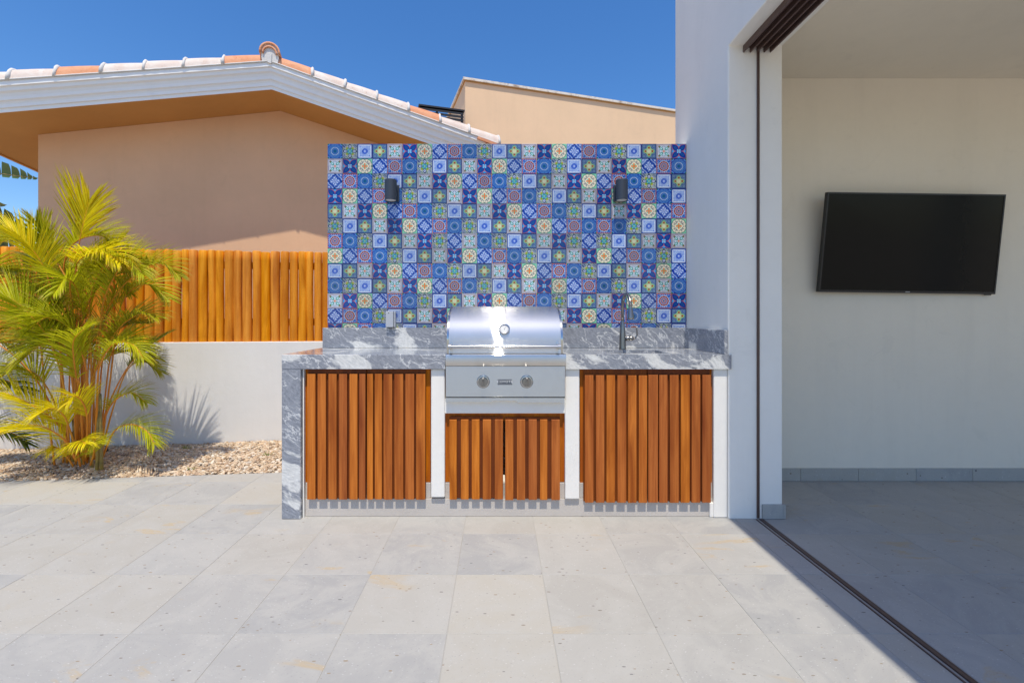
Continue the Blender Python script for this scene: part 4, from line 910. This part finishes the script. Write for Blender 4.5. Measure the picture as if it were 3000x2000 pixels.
FR = [
 # points, t0, L, pairs, colour, up, lift, spread, droop
 (PP((222, 1345, 3.66), (226, 1000, 3.58), (222, 800, 3.50), (232, 715, 3.44), (246, 650, 3.40), (262, 590, 3.38)), .64, .50, 30, YEL, Vector((0, -1, .3)), 8, 46, .22, .036),
 (PP((288, 1340, 3.7), (272, 1120, 3.70), (292, 965, 3.66), (345, 855, 3.60), (425, 785, 3.52), (480, 775, 3.46), (525, 810, 3.42)), .40, .34, 40, OLV, None, 35, 46, .45, .020),
 (PP((205, 1340, 3.6), (175, 1020, 3.5), (150, 850, 3.42), (115, 760, 3.36), (50, 695, 3.30), (-50, 660, 3.25)), .48, .38, 40, YEL, None, 30, 50, .5, .022),
 (PP((235, 1340, 3.68), (205, 980, 3.66), (185, 800, 3.62), (215, 715, 3.6), (285, 690, 3.58), (335, 712, 3.56)), .55, .34, 36, LIM, None, 34, 50, .35, .020),
 (PP((230, 1340, 3.6), (215, 950, 3.5), (205, 830, 3.42), (235, 760, 3.36), (300, 740, 3.3), (350, 770, 3.26)), .55, .36, 36, YEL, None, 24, 50, .6, .022),
 (PP((205, 1345, 3.55), (190, 1150, 3.45), (150, 1010, 3.35), (90, 925, 3.28), (20, 870, 3.22), (-70, 860, 3.18)), .38, .46, 42, LIM, None, 18, 52, .45, .026),
 (PP((220, 1345, 3.6), (130, 1150, 3.52), (60, 1060, 3.5), (0, 1012, 3.46), (-110, 945, 3.4), (-220, 930, 3.3)), .66, .42, 34, LIM, None, 25, 50, .4, .022),
 (PP((225, 1350, 3.5), (190, 1290, 3.42), (120, 1248, 3.36), (40, 1250, 3.30), (-40, 1290, 3.26)), .25, .34, 34, YEL, None, 12, 46, .45, .016),
 (PP((222, 1350, 3.52), (175, 1250, 3.45), (100, 1190, 3.40), (10, 1150, 3.35), (-70, 1150, 3.30)), .25, .36, 34, YEL, None, 25, 44, .4, .017),
 (PP((300, 1340, 3.62), (335, 1262, 3.56), (385, 1243, 3.52), (430, 1262, 3.48), (452, 1300, 3.46)), .30, .27, 26, LIM, None, 15, 46, .4, .016),
 (PP((300, 1335, 3.72), (308, 1215, 3.72), (362, 1095, 3.70), (415, 1030, 3.68), (490, 978, 3.65)), .55, .26, 30, GRN, None, 15, 40, .35, .017),
 (PP((285, 1340, 3.76), (292, 1150, 3.78), (310, 1010, 3.80), (365, 955, 3.80), (440, 945, 3.80)), .50, .34, 32, GRN, None, 25, 46, .3, .018),
 (PP((255, 1340, 3.7), (243, 1100, 3.68), (240, 960, 3.66), (270, 865, 3.62), (340, 805, 3.60), (400, 800, 3.58)), .45, .42, 36, OLV, None, 25, 48, .5, .019),
 (PP((240, 1340, 3.74), (225, 1100, 3.78), (210, 950, 3.80), (190, 850, 3.82), (150, 780, 3.85), (90, 750, 3.86)), .45, .40, 34, GRN, None, 28, 48, .45, .018),
 (PP((262, 1345, 3.64), (262, 1180, 3.56), (245, 1050, 3.46), (200, 960, 3.36), (140, 930, 3.28), (90, 960, 3.22)), .40, .40, 36, LIM, None, 18, 50, .5, .019),
 (PP((275, 1345, 3.62), (285, 1180, 3.52), (290, 1080, 3.44), (330, 1010, 3.38), (390, 1010, 3.34), (420, 1050, 3.32)), .45, .30, 30, LIM, None, 20, 48, .5, .018),
 (PP((260, 1345, 3.7), (268, 1100, 3.62), (262, 900, 3.56), (290, 800, 3.50), (335, 755, 3.44), (380, 760, 3.40)), .55, .34, 36, LIM, None, 30, 48, .5, .020),
 (PP((245, 1345, 3.6), (235, 1170, 3.5), (220, 1080, 3.42), (215, 1000, 3.3), (250, 960, 3.2)), .40, .34, 30, LIM, None, 20, 50, .6, .019),
 (PP((270, 1345, 3.78), (276, 1130, 3.84), (290, 990, 3.92), (330, 900, 3.98), (390, 860, 4.02)), .50, .36, 30, GRN, None, 30, 48, .4, .018),
 (PP((250, 1345, 3.64), (240, 1000, 3.62), (200, 830, 3.60), (140, 740, 3.58), (60, 700, 3.56), (-30, 720, 3.55)), .50, .44, 38, LIM, None, 30, 50, .45, .020),
 (PP((235, 1365, 3.55), (228, 1330, 3.50), (225, 1305, 3.42), (235, 1290, 3.34), (252, 1300, 3.28)), .25, .24, 20, YEL, None, 5, 62, .9, .015),
 (PP((215, 1365, 3.55), (190, 1330, 3.50), (165, 1310, 3.46), (140, 1320, 3.40)), .25, .20, 18, YEL, None, 8, 55, .8, .013),
 (PP((265, 1362, 3.55), (275, 1325, 3.50), (272, 1300, 3.42), (285, 1300, 3.36)), .25, .22, 18, LIM, None, 8, 58, .8, .014),
 (PP((232, 1350, 3.55), (205, 1260, 3.46), (185, 1215, 3.38), (150, 1195, 3.30), (110, 1215, 3.24)), .30, .28, 28, YEL, None, 25, 48, .5, .015),
 (PP((250, 1350, 3.58), (256, 1250, 3.48), (248, 1190, 3.40), (222, 1160, 3.30), (200, 1180, 3.24)), .35, .24, 26, YEL, None, 25, 48, .6, .014),
 (PP((292, 1345, 3.70), (330, 1200, 3.72), (372, 1085, 3.76), (420, 1060, 3.80), (470, 1090, 3.82)), .55, .26, 24, OLV, None, 25, 46, .4, .015),
 (PP((248, 1345, 3.8), (250, 1150, 3.9), (262, 1040, 4.0), (240, 980, 4.08), (200, 960, 4.1)), .45, .30, 26, DGR, None, 25, 48, .4, .018),
 (PP((275, 1345, 3.66), (290, 1050, 3.6), (300, 900, 3.52), (335, 810, 3.45), (380, 765, 3.38), (420, 805, 3.33)), .45, .36, 38, LIM, None, 30, 50, .6, .020),
 (PP((240, 1345, 3.7), (205, 1050, 3.72), (160, 900, 3.74), (95, 820, 3.76), (10, 800, 3.78), (-60, 850, 3.8)), .45, .42, 38, OLV, None, 28, 50, .5, .021),
 (PP((250, 1345, 3.68), (262, 1150, 3.62), (300, 1040, 3.56), (350, 960, 3.50), (410, 920, 3.45), (460, 930, 3.42)), .45, .34, 34, OLV, None, 25, 48, .5, .019),
 (PP((225, 1345, 3.58), (212, 1120, 3.50), (180, 1000, 3.42), (120, 1010, 3.34), (60, 1060, 3.28)), .45, .36, 34, LIM, None, 25, 50, .5, .019),
 (PP((260, 1345, 3.74), (250, 1000, 3.76), (260, 840, 3.78), (300, 760, 3.80), (360, 700, 3.84)), .55, .40, 34, OLV, None, 30, 48, .4, .020),
 (PP((215, 1345, 3.62), (160, 1180, 3.58), (110, 1100, 3.54), (50, 1080, 3.5), (-20, 1120, 3.46)), .40, .36, 32, LIM, None, 22, 48, .5, .018),
 (PP((285, 1345, 3.66), (300, 1250, 3.62), (330, 1180, 3.58), (385, 1150, 3.55), (430, 1180, 3.52)), .40, .26, 26, OLV, None, 20, 48, .5, .016),
 (PP((240, 1345, 3.64), (215, 1050, 3.60), (190, 880, 3.56), (150, 770, 3.52), (130, 700, 3.48), (105, 650, 3.44)), .62, .30, 30, LIM, None, 25, 46, .3, .022),
]
for i, (pts, t0, L_, npz, col, up_, lift, spread, droop, wid) in enumerate(FR):
    frond(palm, pts, t0, L_*.96, int(npz*2.15), col, up_, lift, spread, droop*1.25, wid*.48, seed=i+11)
rr = random.Random(5)
for i in range(11):      # inner fronds leaning every way
    az = i*2.4+rr.uniform(-.4, .4); top = rr.uniform(.85, 1.65); rch = rr.uniform(.28, .5); bx_ = palm.location.x+rr.uniform(-.12, .12); by_ = 3.66+rr.uniform(-.1, .12)
    ux, uy = math.cos(az), math.sin(az)*.75
    pts = [(bx_, by_, .05), (bx_+ux*.08, by_+uy*.08, top*.5), (bx_+ux*rch*.35, by_+uy*rch*.35, top*.9), (bx_+ux*rch*.75, by_+uy*rch*.75, top*1.02), (bx_+ux*rch*1.15, by_+uy*rch*1.15, top*.94)]
    frond(palm, pts, .42, rr.uniform(.26, .36), 50, (LIM, OLV, GRN, LIM, OLV)[i % 5], None, rr.uniform(18, 34), 50, .6, .0145, seed=i+201)
for i in range(8):
    bx = 200+i*14; d_ = 3.52+rr.random()*.26
    mb = MB(); p0 = P(bx, 1372, d_); p0.z = -.03; p1 = P(bx+rr.uniform(-10, 10)+(i-5)*2.5, 1372, d_); p1.z = .26+rr.random()*.35
    mb.tube([p0, p0.lerp(p1, .33), p0.lerp(p1, .66), p1], [.013, .012, .010, .008], 9); mb.build('cane', M['cane'], palm, True)
palm2 = empty('areca_palm', P(-170, 1360, 3.8)); tag(palm2, 'green palm at the left edge of the picture, only its frond tips showing', 'palm')
FR2 = [
 (PP((-170, 1340, 3.85), (-160, 1050, 3.8), (-120, 880, 3.75), (-50, 790, 3.7), (50, 800, 3.66)), .45, .42, 30, OLV, None, 30, 52, .55, .030),
 (PP((-170, 1340, 3.8), (-140, 1200, 3.7), (-80, 1130, 3.62), (0, 1110, 3.56), (95, 1150, 3.50)), .35, .30, 32, DGR, None, 18, 42, .35, .018),
 (PP((-170, 1340, 3.9), (-150, 1150, 3.95), (-90, 1020, 4.0), (-20, 990, 4.02), (60, 1030, 4.04)), .35, .32, 30, GRN, None, 25, 46, .4, .018),
 (PP((-180, 1340, 3.8), (-190, 1100, 3.8), (-150, 900, 3.78), (-60, 840, 3.75), (40, 880, 3.72)), .45, .36, 30, GRN, None, 28, 48, .5, .020),
 (PP((-160, 1340, 3.7), (-110, 1280, 3.7), (-40, 1250, 3.72), (40, 1270, 3.75), (80, 1300, 3.78)), .30, .26, 26, DGR, None, 15, 44, .4, .015),
]
for i, (pts, t0, L_, npz, col, up_, lift, spread, droop, wid) in enumerate(FR2):
    frond(palm2, pts, t0, L_, npz, col, up_, lift, spread, droop, wid, seed=i+71)
for i in range(5):
    p0 = P(-190+i*14, 1365, 3.75+.05*i); p0.z = -.03; p1 = p0+Vector((rr.uniform(-.05, .05), 0, .5)); mb = MB(); mb.tube([p0, p1], [.018, .012], 9); mb.build('cane', M['cane'], palm2, True)

# broad torn leaves behind the fence
bop = empty('banana_plant', P(-150, 1150, 6.4)); tag(bop, 'dark green plant with broad torn leaves beyond the fence, left of the tan house', 'plant')
def broad(pts, wmax, col, nseg=11, seed=0, updir=Vector((0, -.3, 1)), lo=.35):
    rd = random.Random(seed); C_ = catmull(pts, 40); mb = MB()
    for sd in (1, -1):
        W_ = wmax*(1 if sd > 0 else lo)
        for k in range(nseg):
            i0, i1 = k/nseg, (k+.95)/nseg; tilt = rd.uniform(-.12, .16)
            def pt(tt): x_ = tt*40; q_ = min(int(x_), 39); return C_[q_].lerp(C_[q_+1], x_-q_)
            def wd(tt): return W_*max(.05, math.sin(math.pi*(.12+.86*tt)))
            lenf = rd.uniform(.86, 1.06)
            A_ = [pt(i0), pt(i1)]; T = (A_[1]-A_[0]).normalized(); O = (updir-T*updir.dot(T)).normalized()*sd; O = (O+T*(.35+tilt)).normalized()
            vs = []
            for j in range(5):
                q_ = j/4; sag = Vector((0, -.15, -.25))*q_*q_*wmax*.5
                sh = 1-.3*q_*q_
                m0 = A_[0].lerp(A_[1], .5); a0 = m0+(A_[0]-m0)*sh; a1 = m0+(A_[1]-m0)*sh
                vs += [a0+O*wd(i0)*q_*lenf+sag, a1+O*wd(i1)*q_*lenf+sag]
            b_ = rd.uniform(.8, 1.2); mb.add(vs, [(2*j, 2*j+1, 2*j+3, 2*j+2) for j in range(4)], tuple(c*b_ for c in col))
    me = bpy.data.meshes.new('leaf'); me.from_pydata(mb.v, [], mb.f); at = me.color_attributes.new('tint', 'FLOAT_COLOR', 'POINT'); at.data.foreach_set('color', np.array([list(c)+[1] for c in mb.c], dtype=np.float32).ravel())
    me.materials.append(M['leafd']); me.shade_smooth(); o = link('leaf', me, bop)
    st = MB(); st.tube(C_[::2], [.012*(1-.7*i/20) for i in range(21)], 7); st.build('midrib', M['cane'], o, True)
broad(PP((-330, 620, 6.6), (-160, 520, 6.3), (-30, 508, 6.1), (60, 517, 5.95), (112, 522, 5.9)), .20, (.06, .12, .05), 12, 1, lo=.10)
broad(PP((-300, 700, 6.6), (-150, 610, 6.5), (-50, 600, 6.4), (20, 600, 6.3)), .16, (.07, .08, .03), 9, 2, lo=.3)
broad(PP((-300, 760, 6.8), (-150, 660, 6.7), (-50, 632, 6.6), (50, 655, 6.5), (80, 700, 6.4)), .22, (.03, .06, .025), 11, 3, lo=.6)
broad(PP((-250, 900, 6.8), (-120, 740, 6.7), (-30, 680, 6.6), (40, 700, 6.5), (75, 760, 6.4)), .30, (.018, .035, .016), 12, 4, lo=.8)
mb = MB(); mb.tube([P(-300, 1180, 6.7), P(-310, 900, 6.7), P(-320, 640, 6.7)], [.10, .09, .05], 10); mb.tube([P(-260, 1180, 6.8), P(-270, 900, 6.8), P(-290, 700, 6.8)], [.08, .07, .05], 10); mb.build('stem', M['cane'], bop, True)

# small weeds and drip emitter in the gravel
for px_, py_, lab, s in ((545, 1318, 'tiny green weed sprouting in the gravel close to the foot of the white wall', .05), (782, 1342, 'low sprawling weed in the gravel next to the granite end panel', .07), (560, 1378, 'small thin weed in the gravel near the patio edge', .035)):
    d = CH*F/(py_-CY); p = P(px_, py_, d); w_ = MB(); rr = random.Random(px_)
    for k in range(22):
        a_ = rr.uniform(0, 6.28); b_ = p+Vector((rr.uniform(-.03, .03), rr.uniform(-.015, .015), 0)); e = b_+Vector((math.cos(a_)*s*.7, math.sin(a_)*s*.5, s*rr.uniform(.3, .9))); sd = Vector((-math.sin(a_), math.cos(a_), 0))*.0018
        mid_ = b_.lerp(e, .55)+Vector((0, 0, s*.18)); w_.add([b_-sd, b_+sd, mid_+sd*1.4, mid_-sd*1.4, e], [(0, 1, 2, 3), (3, 2, 4)], (.14, .22, .05))
    me = w_.mesh('weed', M['leaf']); tag(link('weed', me), lab, 'weed', 'weeds in the gravel')
e_ = P(312, 1328, CH*F/(1328-CY)); mb = MB(); mb.lathe([(.001, 0), (.016, 0), (.014, .03), (.008, .042), (.001, .044)], (e_.x, e_.y, .005), n=14)
tag(mb.build('irrigation_emitter', M['black'], None, True), 'small black irrigation emitter poking out of the gravel beside the bushy palm', 'emitter')
